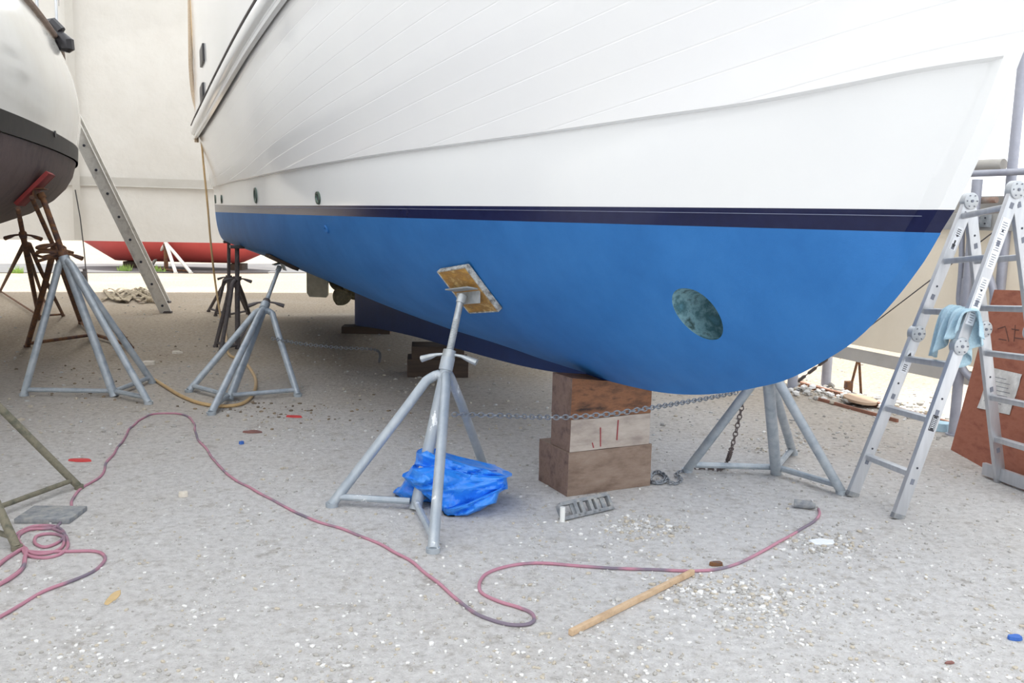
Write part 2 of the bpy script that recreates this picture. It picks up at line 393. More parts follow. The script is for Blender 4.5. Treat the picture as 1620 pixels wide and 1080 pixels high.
RV = Sp([(0,0),(.3,.20),(.9,.50),(1.3,.70),(1.75,.86),(2.6,1.11),(3.6,1.32),(4.5,1.48),(5.5,1.61),(6.9,1.74),(8.3,1.82),(9.7,1.87),(11.3,1.90)])
RZ = Sp([(-.95,3.75),(-.5,3.68),(0,3.6),(.5,3.52),(1,3.44),(2,3.29),(3,3.15),(4,3.02),(5,2.9),(6.5,2.74),(8,2.65),(9.5,2.62),(11.3,2.63)])
TV = Sp([(0,0),(.4,.3),(1.3,.78),(2.6,1.2),(3.6,1.4),(4.5,1.54),(5.5,1.66),(6.9,1.77),(8.3,1.85),(9.7,1.9),(11.3,1.93)])
STZ0 = Sp([(-.1,1.487),(11.3,1.485)]); STZ1 = Sp([(-.1,1.557),(1,1.556),(4,1.553),(8,1.565),(11.3,1.59)])
NC = 110
SS = [0, .0030] + [((i)/(NC-2))**1.7*(1-.0048)+.0048 for i in range(0, NC-1)]
def row_pts(zf, vf, ledge=0.0):                # zf(t)->z, vf(t')->v
    z = zf(0.0); ts = 0
    for _ in range(6): ts = STEM(z); z = zf(ts)
    out = []
    for i, s in enumerate(SS):
        t = ts + (TE-ts)*s; tp = (t-ts)*TE/(TE-ts)
        v = 0.0 if i == 0 else max(vf(tp) + ledge, .03)
        out.append((t, v, zf(t)))
    return out
rows = []; rmat = []
TW = .045
tl = [TW + (TE-TW)*s for s in SS]
def keelw(t): return interp(t, [0, .2, 1.5, 2.6, 9, 11.3], [.03, .03, .03, .055, .06, .03])
rows.append([(t, 0.0, PROF(t) - .006*min(1, t*5)) for t in tl]); rmat.append(0)
NU = 22
for k in range(NU):
    u = k/NU; row = []
    for t in tl:
        f = min(1, max(0, t/9.5)); f2 = f*f*(3-2*f)
        cx = interp(t, [0, 2, 4, 6, 8.5, 11.3], [.50, .62, .80, .90, 1.02, 1.12]); cz = interp(t, [0, 2, 4, 6, 8.5, 11.3], [.42, .32, .22, .22, .30, .48])
        vv = 2*u*(1-u)*cx + u*u; zz_ = 2*u*(1-u)*cz + u*u
        if u < .7: w_ = u/.7; v2 = .93*w_; z2 = .60*w_**.93
        else:
            w_ = (u-.7)/.3; v2 = .93*(1-w_)**2 + 2*w_*(1-w_)*.985 + w_*w_; z2 = .60*(1-w_)**2 + 2*w_*(1-w_)*.66 + w_*w_
        ck = min(1, max(0, (t-3.5)/4.5)); ck = ck*ck*(3-2*ck)
        vv += (v2-vv)*ck; zz_ += (z2-zz_)*ck
        sl = (PROF(t+.01)-PROF(t-.01))/.02; fd = max(0, min(1, (3-t)/.8)); zw = STZ0(t); z0 = min(PROF(t) + fd*min(.08, .03*math.sqrt(1+sl*sl)), zw-.004); w0 = min(keelw(t), BW(t)*.9 + .004) if t > .3 else keelw(t); bb_ = max(BW(t-TW if t < 1 else t), .031)
        row.append((t, w0 + max(0, bb_-w0)*vv if t > TW+1e-6 else 0.0, z0 + (zw-z0)*zz_))
    rows.append(row); rmat.append(0)
rows.append([(a_, b_, c_) for (a_, b_, c_) in [(t, (0.0 if i == 0 else max(BW(t-TW if t < 1 else t), .03)), STZ0(t)) for i, t in enumerate(tl)]]); rmat.append(1)
def lerpf(f1, f2, k): return lambda t: f1(t) + (f2(t)-f1(t))*k
rows.append(row_pts(STZ1, lambda t: BW(t) + .006)); rmat.append(2)
for k in (.2, .4, .55, .68, .79, .88, .95):
    def vf(t, k=k): return BW(t) + .006 + (KV(t) - .03 - BW(t))*(k**2.4)
    rows.append(row_pts(lerpf(STZ1, KZ, k), vf)); rmat.append(2)
rows.append(row_pts(lambda t: KZ(t) - .006, lambda t: KV(t) - .028)); rmat.append(2)
rows.append(row_pts(KZ, KV)); rmat.append(3)
for k in range(1, 16):
    x = k/16
    rows.append(row_pts(lerpf(KZ, RZ, x), (lambda t, x=x: KV(t) + (RV(t)-KV(t))*x**1.15))); rmat.append(3)
rows.append(row_pts(RZ, RV)); rmat.append(3)
TOPZ = lambda t: RZ(t) + interp(t, [-1, 11.3], [.75, 1.75])
for k in (.33, .66, 1.0):
    rows.append(row_pts(lerpf(RZ, TOPZ, k), (lambda t, k=k: RV(t) + (TV(t)-RV(t))*k))); rmat.append(3)
nr = len(rows); ncol = len(SS)
hv = []; hf = []; hm = []
for side in (1, -1):
    for r in rows: hv += [W(t, v*side, z) for (t, v, z) in r]
for side in (0, 1):
    o = side*nr*ncol
    for j in range(nr-1):
        for i in range(ncol-1):
            a_ = o+j*ncol+i; q = (a_, a_+1, a_+ncol+1, a_+ncol)
            hf.append(q if side == 0 else q[::-1]); hm.append(rmat[j])
o2 = nr*ncol
for j in range(nr-1):
    a_ = j*ncol+ncol-1; hf.append((a_, a_+o2, a_+o2+ncol, a_+ncol)); hm.append(rmat[j])
for i in range(ncol-1):
    a_ = (nr-1)*ncol+i; hf.append((a_, a_+1, a_+1+o2, a_+o2)); hm.append(3)
me = bpy.data.meshes.new('hull_raw'); me.from_pydata(hv, [], hf)
for q in (M['bluepaint'], M['navy'], M['topplain'], M['topside'], M['tunnel']): me.materials.append(q)
me.polygons.foreach_set('material_index', hm)
bm = bmesh.new(); bm.from_mesh(me); bmesh.ops.remove_doubles(bm, verts=bm.verts, dist=2e-4); bmesh.ops.dissolve_degenerate(bm, dist=1e-5, edges=bm.edges)
bmesh.ops.recalc_face_normals(bm, faces=bm.faces); bm.to_mesh(me)
HULL = BVHTree.FromBMesh(bm); bm.free()
def hit(x, y, tree=None):
    r = ray(x, y).normalized(); h = (tree or HULL).ray_cast(CAMP, r)
    if h[0] is None: return None
    n = h[1]
    if n.dot(r) > 0: n = -n
    return h[0], n
# bow thruster tunnel cut through the bow
hc, hn = hit(1103, 497); TR = .105
cut = MB(); cut.tube([hc + NV*.5, hc - NV*1.6], TR, 48); cm = bpy.data.meshes.new('cut'); cm.from_pydata(cut.v, [], cut.f); finish(cm)
co = bpy.data.objects.new('cut', cm); ho = bpy.data.objects.new('hull_raw', me); COL.objects.link(co); COL.objects.link(ho)
md = ho.modifiers.new('b', 'BOOLEAN'); md.object = co; md.operation = 'DIFFERENCE'; md.solver = 'EXACT'
bpy.context.view_layer.update(); ev = ho.evaluated_get(bpy.context.evaluated_depsgraph_get()); nm = bpy.data.meshes.new_from_object(ev)
bpy.data.objects.remove(co); bpy.data.objects.remove(ho)
BASE = W(2.4, 0, 0)
yacht = thing('motor_yacht', BASE, 'large white motor yacht with blue bottom and navy waterline stripe, propped on timber blocks', 'boat')
bm = bmesh.new(); bm.from_mesh(nm)
for f in bm.faces:
    c = f.calc_center_median() - hc; rad = (c - NV*c.dot(NV)).length
    if abs(rad - TR) < .012 and abs(f.normal.dot(NV)) < .12: f.material_index = 4
bmesh.ops.recalc_face_normals(bm, faces=bm.faces)
names = [('hull_bottom', M['bluepaint'], None), ('boot_stripe', M['navy'], 'navy blue waterline stripe'), ('lower_topside', M['topplain'], None), ('planked_topside', M['topside'], 'white flared topside with plank grooves'), ('bow_thruster_tunnel', M['tunnel'], 'round recess with teal patina')]
for mi, (nme, mt, lab) in enumerate(names):
    b2 = bm.copy(); bmesh.ops.delete(b2, geom=[f for f in b2.faces if f.material_index != mi], context='FACES')
    if not b2.faces: b2.free(); continue
    for f in b2.faces: f.smooth = True; f.material_index = 0
    for e in b2.edges:
        if len(e.link_faces) == 2: e.smooth = e.calc_face_angle(0) < math.radians(24)
    mm_ = bpy.data.meshes.new(nme); b2.to_mesh(mm_); b2.free(); mm_.materials.clear(); mm_.materials.append(mt)
    if mi == 3:
        at_ = mm_.attributes.new('plank', 'FLOAT', 'POINT')
        for i, v_ in enumerate(mm_.vertices):
            t = (v_.co - S0).dot(AX); at_.data[i].value = (RZ(t) - v_.co.z)/.115 * interp(t, [0, 3, 11], [1.0, 1.0, 1.12]) + 20.15 if v_.co.z < RZ(t) + .02 else 20.5
    mm_.transform(Matrix.Translation(-BASE))
    ob = bpy.data.objects.new(nme, mm_); COL.objects.link(ob); ob.parent = yacht
    if lab: ob['label'] = lab
bm.free()
# keel
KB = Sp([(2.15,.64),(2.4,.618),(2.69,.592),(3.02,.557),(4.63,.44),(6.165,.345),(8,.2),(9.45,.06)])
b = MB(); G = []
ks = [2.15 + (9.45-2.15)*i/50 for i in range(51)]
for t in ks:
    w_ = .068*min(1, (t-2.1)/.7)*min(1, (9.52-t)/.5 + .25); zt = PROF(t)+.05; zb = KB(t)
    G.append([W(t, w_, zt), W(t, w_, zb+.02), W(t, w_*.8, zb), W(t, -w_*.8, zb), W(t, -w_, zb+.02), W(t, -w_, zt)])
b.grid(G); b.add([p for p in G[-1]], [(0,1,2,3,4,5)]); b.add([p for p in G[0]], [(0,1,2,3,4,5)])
b.build('keel', M['keelblue_shaded'], yacht)
# thin scribed line in the boot stripe
b = MB(); pts = []
for i in range(60):
    t = .02 + 7*i/59; pts.append(W(t, BW(t) + .0055, 1.537))
b.tube(pts, .0011, 4); b.build('scribe_line', M['scribe'], yacht)
# rub rail
b = MB(); G = []
prof = [(-.01,.035),(.045,.03),(.06,.0),(.06,-.06),(.045,-.09),(.02,-.10),(.018,-.125),(.03,-.14),(.022,-.16),(-.01,-.165)]
rl = row_pts(RZ, RV)
for (t, v, z) in rl[2:]:
    G.append([W(t, v + d, z + h) for d, h in prof])
b.grid(G); b.build('rub_rail', M['topplain'], yacht, ang=50)
b = MB(); b.tube([W(t, v + .05, z + .038) for (t, v, z) in rl[2:]], .011, 8); b.build('rail_strip', M['dark'], yacht)['label'] = 'dark metal strip'
def fitting(name, x, y, ro, ri, ln=.012, m1=None, m2=None):
    h = hit(x, y)
    if not h: return
    c, n = h; X, Y_ = frame(n)
    b = MB(); N_ = 28; vs = []
    for (rad, hh) in ((ro, 0.001), (ro*.96, ln), (ri*1.15, ln), (ri, ln*.4), (ri*.95, .0015)):
        for k in range(N_):
            a = 2*math.pi*k/N_; vs.append(c + n*hh + X*math.cos(a)*rad + Y_*math.sin(a)*rad)
    fs = [(j*N_+k, j*N_+(k+1)%N_, (j+1)*N_+(k+1)%N_, (j+1)*N_+k) for j in range(4) for k in range(N_)]
    b.add(vs, fs); o = b.build(name, m1 or M['bronze'], yacht)
    b = MB(); b.add(vs[4*N_:], [tuple(range(N_))]); b.build('opening', m2 or M['hole'], o, smooth=False)
fitting('through_hull', 504, 313, .045, .026)
fitting('through_hull', 405, 309, .07, .045)
fitting('through_hull', 351, 315, .05, .032)
fitting('through_hull', 341, 315, .06, .04)
fitting('through_hull', 517, 362, .03, .015, m1=M['bluepaint'])
for (x, y, L_) in ((321, 88, .19), (321, 148, .19)):
    h = hit(x, y)
    if h:
        c, n = h; b = MB()
        X = (AX - n*AX.dot(n)).normalized(); Z = n.cross(X)
        b.box(c + n*.006, .5, L_, .03, X, Z, n, .01); b.build('hawse_hole', M['black'], yacht)
# propeller and rudder
pc = W(10.0, .03, .52); b = MB()
b.tube([pc - AX*.35 + V((0,0,.05)), pc], .022, 10); b.tube([pc - AX*.05, pc + AX*.02, pc + AX*.1], [.05, .055, .02], 14)
for k in range(4):
    a = math.radians(-62 + 90*k); rd_ = NV*math.cos(a) + V((0,0,1))*math.sin(a); tg = AX.cross(rd_)
    G = []
    for i in range(9):
        u = i/8; r_ = .04 + .24*u; wd_ = .12*math.sin(math.pi*min(1, (.18 + u*.82)))**.6 + .01
        G.append([pc + rd_*r_ + (tg*.9 + AX*.45)*wd_*(j/6-.5)*2 + AX*.01*math.sin(j) for j in range(7)])
    b.grid(G)
pr = b.build('propeller', M['prop'], yacht); pr['label'] = 'bronze propeller'
sm = pr.modifiers.new('s', 'SOLIDIFY'); sm.thickness = .008
b = MB(); vs = []
rc = W(10.9, .30, 0); RDX = (AX*.5 + NV*.86).normalized(); RDY = V((-RDX.y, RDX.x, 0))
for (dt, z) in ((-.17, .75), (.15, .75), (.15, .36), (.11, .30), (-.14, .30), (-.17, .34)):
    vs.append((dt, z))
n_ = len(vs); b.add([rc + RDX*d + V((0,0,z)) + RDY*.02 for d, z in vs] + [rc + RDX*d + V((0,0,z)) - RDY*.02 for d, z in vs], [tuple(range(n_)), tuple(range(n_, 2*n_))[::-1]] + [(k, (k+1) % n_, n_+(k+1) % n_, n_+k) for k in range(n_)])
b.build('rudder', M['rudder'], yacht)

# ------------------------------------------------------------------ left boat (hull seen end on)
LA = AX.copy(); LN = V((.93448773, .35599533, 0)); L0 = V((-3.15, 1.5, 0)) - LA*.5
LB = Sp([(0,0),(1,.55),(2,.95),(3,1.22),(4.6,1.42),(6,1.5),(7.4,1.52),(9,1.42),(10.5,1.2),(12,.8),(12.4,0)])
def LW(t, v, z): return L0 + LA*t + LN*v + V((0,0,z))
b = MB(); lsec = [(0,0,1.18),(.25,0,1.2),(.5,0,1.28),(.7,0,1.4),(.83,0,1.53),(.91,0,1.66),(.96,0,1.8),(.985,0,1.96),(1.0,1,1.96),(1.005,1,2.1),(1.005,2,2.1),(1.03,2,2.35),(1.025,2,2.55),(1.0,2,2.75),(.96,2,2.92),(.92,2,3.05)]
lt = [12.4*(i/60) for i in range(61)]
lrow = []
for side in (1, -1):
    for j in range(len(lsec)-1):
        b.cur = lsec[j+1][1] if lsec[j][1] != lsec[j+1][1] else lsec[j][1]
        if lsec[j][2] == lsec[j+1][2]: continue
        G = []
        for q in (lsec[j], lsec[j+1]):
            r_ = []
            for t in lt:
                bb_ = LB(t); up_ = (abs(t-6.5)/6.5)**2.2
                z = q[2] + (2.0-q[2])*up_*.95 if q[2] < 1.96 else (q[2] + (q[2]-2.1)*.25*max(0, (4-t)/4))
                r_.append(LW(t, bb_*q[0]*side, z))
            G.append(r_)
        b.grid(G, flip=side < 0)
lboat = thing('sailboat', LW(6.5, 0, 0), 'white hull with black stripe and brown bottom at left edge, on stands', 'boat')
lh = b.build('hull', [M['lbbottom'], M['lbstripe'], M['lbwhite']], lboat, ang=60, weld=True)
bm = bmesh.new(); bm.from_mesh(lh.data)
for v_ in bm.verts: v_.co += lboat.location
LTREE = BVHTree.FromBMesh(bm); bm.free()
b = MB(); G = [[LW(t, LB(t)*.92*k, 3.05 + (3.05-2.1)*.25*max(0, (4-t)/4)) for k in (-1, -.5, 0, .5, 1)] for t in lt]; b.grid(G); b.build('deck', M['lbwhite'], lboat)
b = MB(); b.tube([LW(t, LB(t)*.925, 3.08 + (.95)*.25*max(0, (4-t)/4)) for t in lt[1:-1]], .03, 8, flat=.8); b.build('toe_rail', M['teakrail'], lboat)
b = MB(); G = [[LW(t, w_, z) for z, w_ in ((1.3, .12), (.6, .12), (.45, .08), (.45, -.08), (.6, -.12), (1.3, -.12))] for t in (4.2, 5, 6, 7.5, 8.2)]; b.grid(G); b.add(G[0], [(0,1,2,3,4,5)]); b.add(G[-1], [(0,1,2,3,4,5)])
b.build('keel', M['lbbottom'], lboat)
for t in (5.0, 6.6, 8.2):
    b = MB(); b.tube([LW(t, LB(t)*.91, 3.05), LW(t, LB(t)*.91, 3.85)], .014, 8); b.build('stanchion', M['alu'], lboat)
b = MB(); b.tube([LW(t, LB(t)*.93, 3.84) for t in (3, 5, 6.6, 8.2, 10)], .005, 6); b.build('lifeline', M['alu'], lboat)

fc = at(97, 62, 8.6); b = MB(); b.tube([fc + V((-.05,0,.09)), fc + V((-.02,0,.04)), fc + V((.03,0,-.03)), fc + V((.035,0,-.09)), fc + V((.03,0,-.115))], [.035, .05, .085, .08, .04], 10)
b.tube([fc + V((-.14,0,.16)), fc + V((-.08,0,.15)), fc + V((.0,0,.07))], [.02, .05, .05], 8)
b.build('rail_fitting', M['black'], lboat)['label'] = 'black rounded fitting at the rail'
h = hit(86, 212, LTREE)
if h:
    b = MB(); b.tube([h[0] - h[1]*.01, h[0] + h[1]*.01], .028, 14); b.build('through_hull', M['black'], lboat)

# ------------------------------------------------------------------ timber blocks
def rotz(v, a): return Matrix.Rotation(a, 3, 'Z') @ v
def block(name, c, X, lx, ly, z0, z1, m_, label, group, wedge=0.0):
    X = X.normalized(); Y_ = V((-X.y, X.x, 0)); b = MB()
    bm = bmesh.new(); bmesh.ops.create_cube(bm, size=1); bmesh.ops.subdivide_edges(bm, edges=bm.edges[:], cuts=6, use_grid_fill=True)
    for v_ in bm.verts:
        p = v_.co
        ed = sum(1 for k in (p.x, p.y, p.z) if abs(abs(k)-.5) < 1e-4)
        sh = .985 if ed >= 2 else 1.0
        q = V((p.x*lx*sh, p.y*ly*sh, (p.z+.5)*(z1-z0)))
        if p.z > 0: q.z -= wedge*(p.x+.5)*(p.z*2)
        nz_ = noise.noise_vector(q*5 + c*3)*.004; q += nz_; v_.co = V((0,0,z0)) + X*q.x + Y_*q.y + V((0,0,q.z))
    bm.verts.index_update(); b.v = [v_.co + V((c.x, c.y, 0)) for v_ in bm.verts]; b.f = [tuple(v_.index for v_ in f.verts) for f in bm.faces]
    b.mi = [1 if abs(f.normal.dot(X)) > .9 else 0 for f in bm.faces]
    bm.normal_update(); b.mi = [1 if abs(f.calc_center_median().x*0 + f.normal.dot(X)) > .8 else 0 for f in bm.faces]; bm.free()
    o = b.build(name, [m_, M['endgrain']], None, ang=40); props(o, label, 'timber block', group); return o
# front stack: bottom front face from (897,787) to (1028,767)
fa = g(897, 786); fb = g(1029, 768); bx = (fb-fa).normalized(); by = V((-bx.y, bx.x, 0)); ln_ = (fb-fa).length
left = g(859, 766); dp = .34
c0 = (fa+fb)/2 + by*dp/2
pxm = lambda z: z
block('timber_block', c0, bx, ln_, dp, 0, .245, M['wood_low'], 'brown-grey timber block on the gravel, lowest in the stack under the bow', 'timber blocks under the bow')
c1 = c0 - bx*.005 - by*dp*.17
block('timber_block', c1, bx, ln_*.95, dp*.64, .247, .425, M['wood_mid'], 'pale timber block with red drips, middle of the stack under the bow', 'timber blocks under the bow')
MIDB = bpy.context.scene.objects[-1] if False else [o for o in COL.objects if o.type == 'MESH'][-1]
block('timber_block', c1, bx, ln_*.955, dp*.64, .427, .655, M['wood_top'], 'dark stained orange-brown timber block touching the keel, top of the front stack', 'timber blocks under the bow', wedge=.06)
for k, (xx, L_) in enumerate(((503-500, 0), (607-500, 0))): pass
fpl = c1 - by*dp*.325
for (x0, y0, x1, y1) in ((950,676,950,706), (978,664,976,696), (937,700,939,708)):
    b = MB(); P_ = on_ = None
    def onf(x, y):
        r = ray(x, y); return CAMP + r*((fpl-CAMP).dot(by)/r.dot(by))
    b.bar(onf(x0, y0), onf(x1, y1), .006, .003, bx, 0); b.build('red_stain', mat('red_stain', (150,60,66), .8), MIDB)
# second stack
c2 = g(681, 597) + V((.05,.18,0))
bx2 = (V((1,.1,0))).normalized()
block('timber_block', c2, bx2, .58, .36, 0, .17, M['wood_dark'], 'dark wide timber block on the ground under the middle of the keel', 'timber blocks under mid keel')
block('timber_block', c2 + V((.0,0,0)), bx2, .50, .34, .172, .29, M['wood_dark'], 'dark timber block directly under the middle of the keel, upper one', 'timber blocks under mid keel')
c3 = g(575, 528) + V((0.02,.15,0))
block('timber_block', c3, V((1,.05,0)), .62, .3, 0, .085, M['wood_dark'], 'flat dark timber under the aft end of the keel', 'timber blocks under aft keel')

# ------------------------------------------------------------------ jack stands
def stand(label, hub, feet, collar, top, mt, rodm, group='boat stands', R=.027, pad=None, padm=None, handle=None, hm=None, elbow=.07, padmat2=None, rodr=.019, legm=None, name='boat_stand', cap=True, leg_at=.86, brk=True):
    root = thing(name, V((hub.x, hub.y, 0)), label, 'boat stand', group)
    ax = (collar-hub).normalized()
    b = MB(); b.tube([hub + V((0,0,.0)), collar], R*1.12, 16); b.tube([collar - ax*.07, collar], R*1.35, 16); b.build('centre_tube', mt, root)
    for i, f in enumerate(feet):
        s = collar.lerp(hub, 1-leg_at); out = V((f.x-hub.x, f.y-hub.y, 0)).normalized()
        p1 = s + out*elbow + ax*.015; p2 = f + V((0,0,.012))
        path = smooth_path([s - ax*.01, s + out*elbow*.5 + ax*.02, p1 + out*.02 - ax*.03], 4) + [p1.lerp(p2, .3), p2]
        b = MB(); b.tube(path, R*.92, 14); b.tube([p2 - V((0,0,.012)), p2 + V((0,0,.01))], R*1.15, 14)
        b.build('leg', legm or mt, root)
        b = MB(); h_ = hub + V((0,0,.045)); e = f.lerp(s, .045)
        b.tube([h_ + out*R, V((e.x, e.y, .05)) - out*R*.5], R*.62, 10); b.build('brace', mt, root)
    # threaded rod
    d = top-collar; n_ = max(8, int(d.length/.0045)); pts = []; rr = []
    for i in range(n_+1):
        u = i/n_; pts.append(collar.lerp(top, u)); rr.append(rodr*(1 if i % 2 else .90) if .08 < u < .62 else rodr*.93)
    b = MB(); b.tube([collar - d.normalized()*.05] + pts, [rodr*.9] + rr, 12); b.build('threaded_rod', rodm, root)
    # turning handle
    if handle:
        hd = handle.normalized(); b = MB(); c = collar + ax*.02
        b.tube([c - ax*.022, c + ax*.022], rodr*1.75, 12)
        for sg in (1, -1):
            e = c + hd*sg*.155 - V((0,0,.035))
            b.tube([c + hd*sg*.02, c + hd*sg*.07 - V((0,0,.006)), c + hd*sg*.105 - V((0,0,.018)), e], [.009, .011, .019, .023], 12, flat=.8)
        b.build('adjusting_handle', hm or mt, root)
    if pad:
        pc_, pn, X, Z, sx, sz = pad
        b = MB(); b.box(pc_, sx, sz, .026, X, Z, pn, .006); po = b.build('pad', [padm or M['plywood']], root)
        b = MB()
        for (u, v_, l1, l2) in ((0, .5, sx, .008), (0, -.5, sx, .008), (.5, 0, .008, sz), (-.5, 0, .008, sz)):
            b.box(pc_ + X*sx*u + Z*sz*v_, l1 + .004, l2, .030, X, Z, pn, .002)
        b.build('edge_band', padmat2 or M['padedge'], po)
        if brk:
            b = MB(); c = pc_ + pn*.03
            b.box(c + Z*.028, sx*.8, .075, .007, X, (Z + pn*.9).normalized(), None, .001)
            b.box(c - Z*.028, sx*.8, .075, .007, X, (-Z + pn*.9).normalized(), None, .001)
            b.tube([top - d.normalized()*.035, top + (c + pn*.01 - top)*.6], rodr*1.25, 12)
            b.build('bracket', rodm, root)
    return root
def hullpad(x, y, sx, sz, tree=None, off=.017):
    h = hit(x, y, tree); c, n = h
    X = (AX - n*AX.dot(n)).normalized(); Z = n.cross(X).normalized()
    if Z.z < 0: Z = -Z
    return (c + n*off, n, X, Z, sx, sz)
pd = hullpad(745, 455, .34, .30)
top = pd[0] + pd[1]*.06
hubm = g(657, 806); col_ = on_line(hubm, top, y=566)
stand('grey boat stand with yellow plywood pad, in front of the blue tarp', hubm, [g(525, 801), g(685, 873), g(766, 742)], col_, top, M['galvpatch'], M['rod'], pad=pd, handle=V((1,-.25,0)), hm=M['rod'], R=.028, rodr=.02)
# stand on far side of bow
h2 = g(1228, 750); top2 = W(1.75, -.62, 1.13)
stand('grey boat stand under the far side of the bow, beside the aluminium ladder', h2, [g(1087, 746), g(1331, 781), g(1254, 719)], on_line(h2, top2, y=585), top2, M['galv'], M['rod'], R=.029, elbow=.05, leg_at=.93)
# aft stand
p3 = hullpad(447, 412, .34, .28); top3 = p3[0] + p3[1]*.06; h3 = g(362, 634)
stand('grey boat stand leaning to the aft hull, beside the looped tan hose', h3, [g(299, 620), g(334, 656), g(471, 627)], on_line(h3, top3, y=480), top3, M['galv'], M['galv'], pad=p3, padm=M['wood_dark'], padmat2=M['wood_dark'], R=.03, handle=V((1,.2,0)), hm=M['dark'], leg_at=.9)
# two dark stands under the stern
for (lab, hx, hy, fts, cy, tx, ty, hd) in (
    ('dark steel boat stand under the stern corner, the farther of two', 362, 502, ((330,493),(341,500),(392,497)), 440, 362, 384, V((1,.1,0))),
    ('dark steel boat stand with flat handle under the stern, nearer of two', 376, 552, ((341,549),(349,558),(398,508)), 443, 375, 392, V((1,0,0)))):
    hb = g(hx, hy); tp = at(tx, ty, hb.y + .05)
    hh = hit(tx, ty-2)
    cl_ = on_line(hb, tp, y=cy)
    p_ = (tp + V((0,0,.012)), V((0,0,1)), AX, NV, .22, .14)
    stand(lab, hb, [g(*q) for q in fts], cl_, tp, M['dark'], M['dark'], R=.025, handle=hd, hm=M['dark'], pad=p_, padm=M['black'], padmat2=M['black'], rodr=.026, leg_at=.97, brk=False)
# left boat stands
def lpad(x, y, sx, sz): return hullpad(x, y, sx, sz, LTREE, .02)
def lstand(lab, hp, fts, cy, px_, mt, rm, R=.03, pm=True, hd=V((1,0,0)), **k):
    p_ = None; h = hit(*px_, LTREE)
    if h: p_ = lpad(px_[0], px_[1], .34, .34); tp = p_[0] + p_[1]*.06
    else: tp = at(px_[0], px_[1], 7)
    hb = g(*hp)
    return stand(lab, hb, [g(*q) for q in fts], on_line(hb, tp, y=cy), tp, mt, rm, R=R, pad=p_ if pm else None, padm=M['redpad'], padmat2=M['redpad'], handle=hd, hm=M['rust'], **k)
lstand('blue-grey boat stand with rusty rod and red pad under the left hull', (181, 627), ((38,626),(235,639),(241,606)), 405, (52, 296), M['galv'], M['rust'], elbow=.04, leg_at=.95, rodr=.024)
lstand('rust-red boat stand behind the blue-grey one under the left hull', (150, 535), ((43,549),(207,551),(128,512)), 395, (36, 300), M['rust'], M['rust'], elbow=.04, leg_at=.95, pm=False)
lstand('thin rusty boat stand farthest back under the left hull', (62, 505), ((0,462),(100,500),(70,478)), 372, (14, 318), M['rust'], M['rust'], R=.022, elbow=.03, leg_at=.93, pm=False)
hbf = g(-60, 838); clf = at(-150, 480, 4.4)
stand('weathered boat stand cut off by the left foreground edge', hbf, [g(125, 773), g(27, 870), g(-240, 800)], clf, at(-210, 400, 4.6), mat('mossy_steel', [(100,98,86),(128,122,104),(84,86,74)], .8, .1, 12, .001), M['rod'], R=.021, elbow=.05)

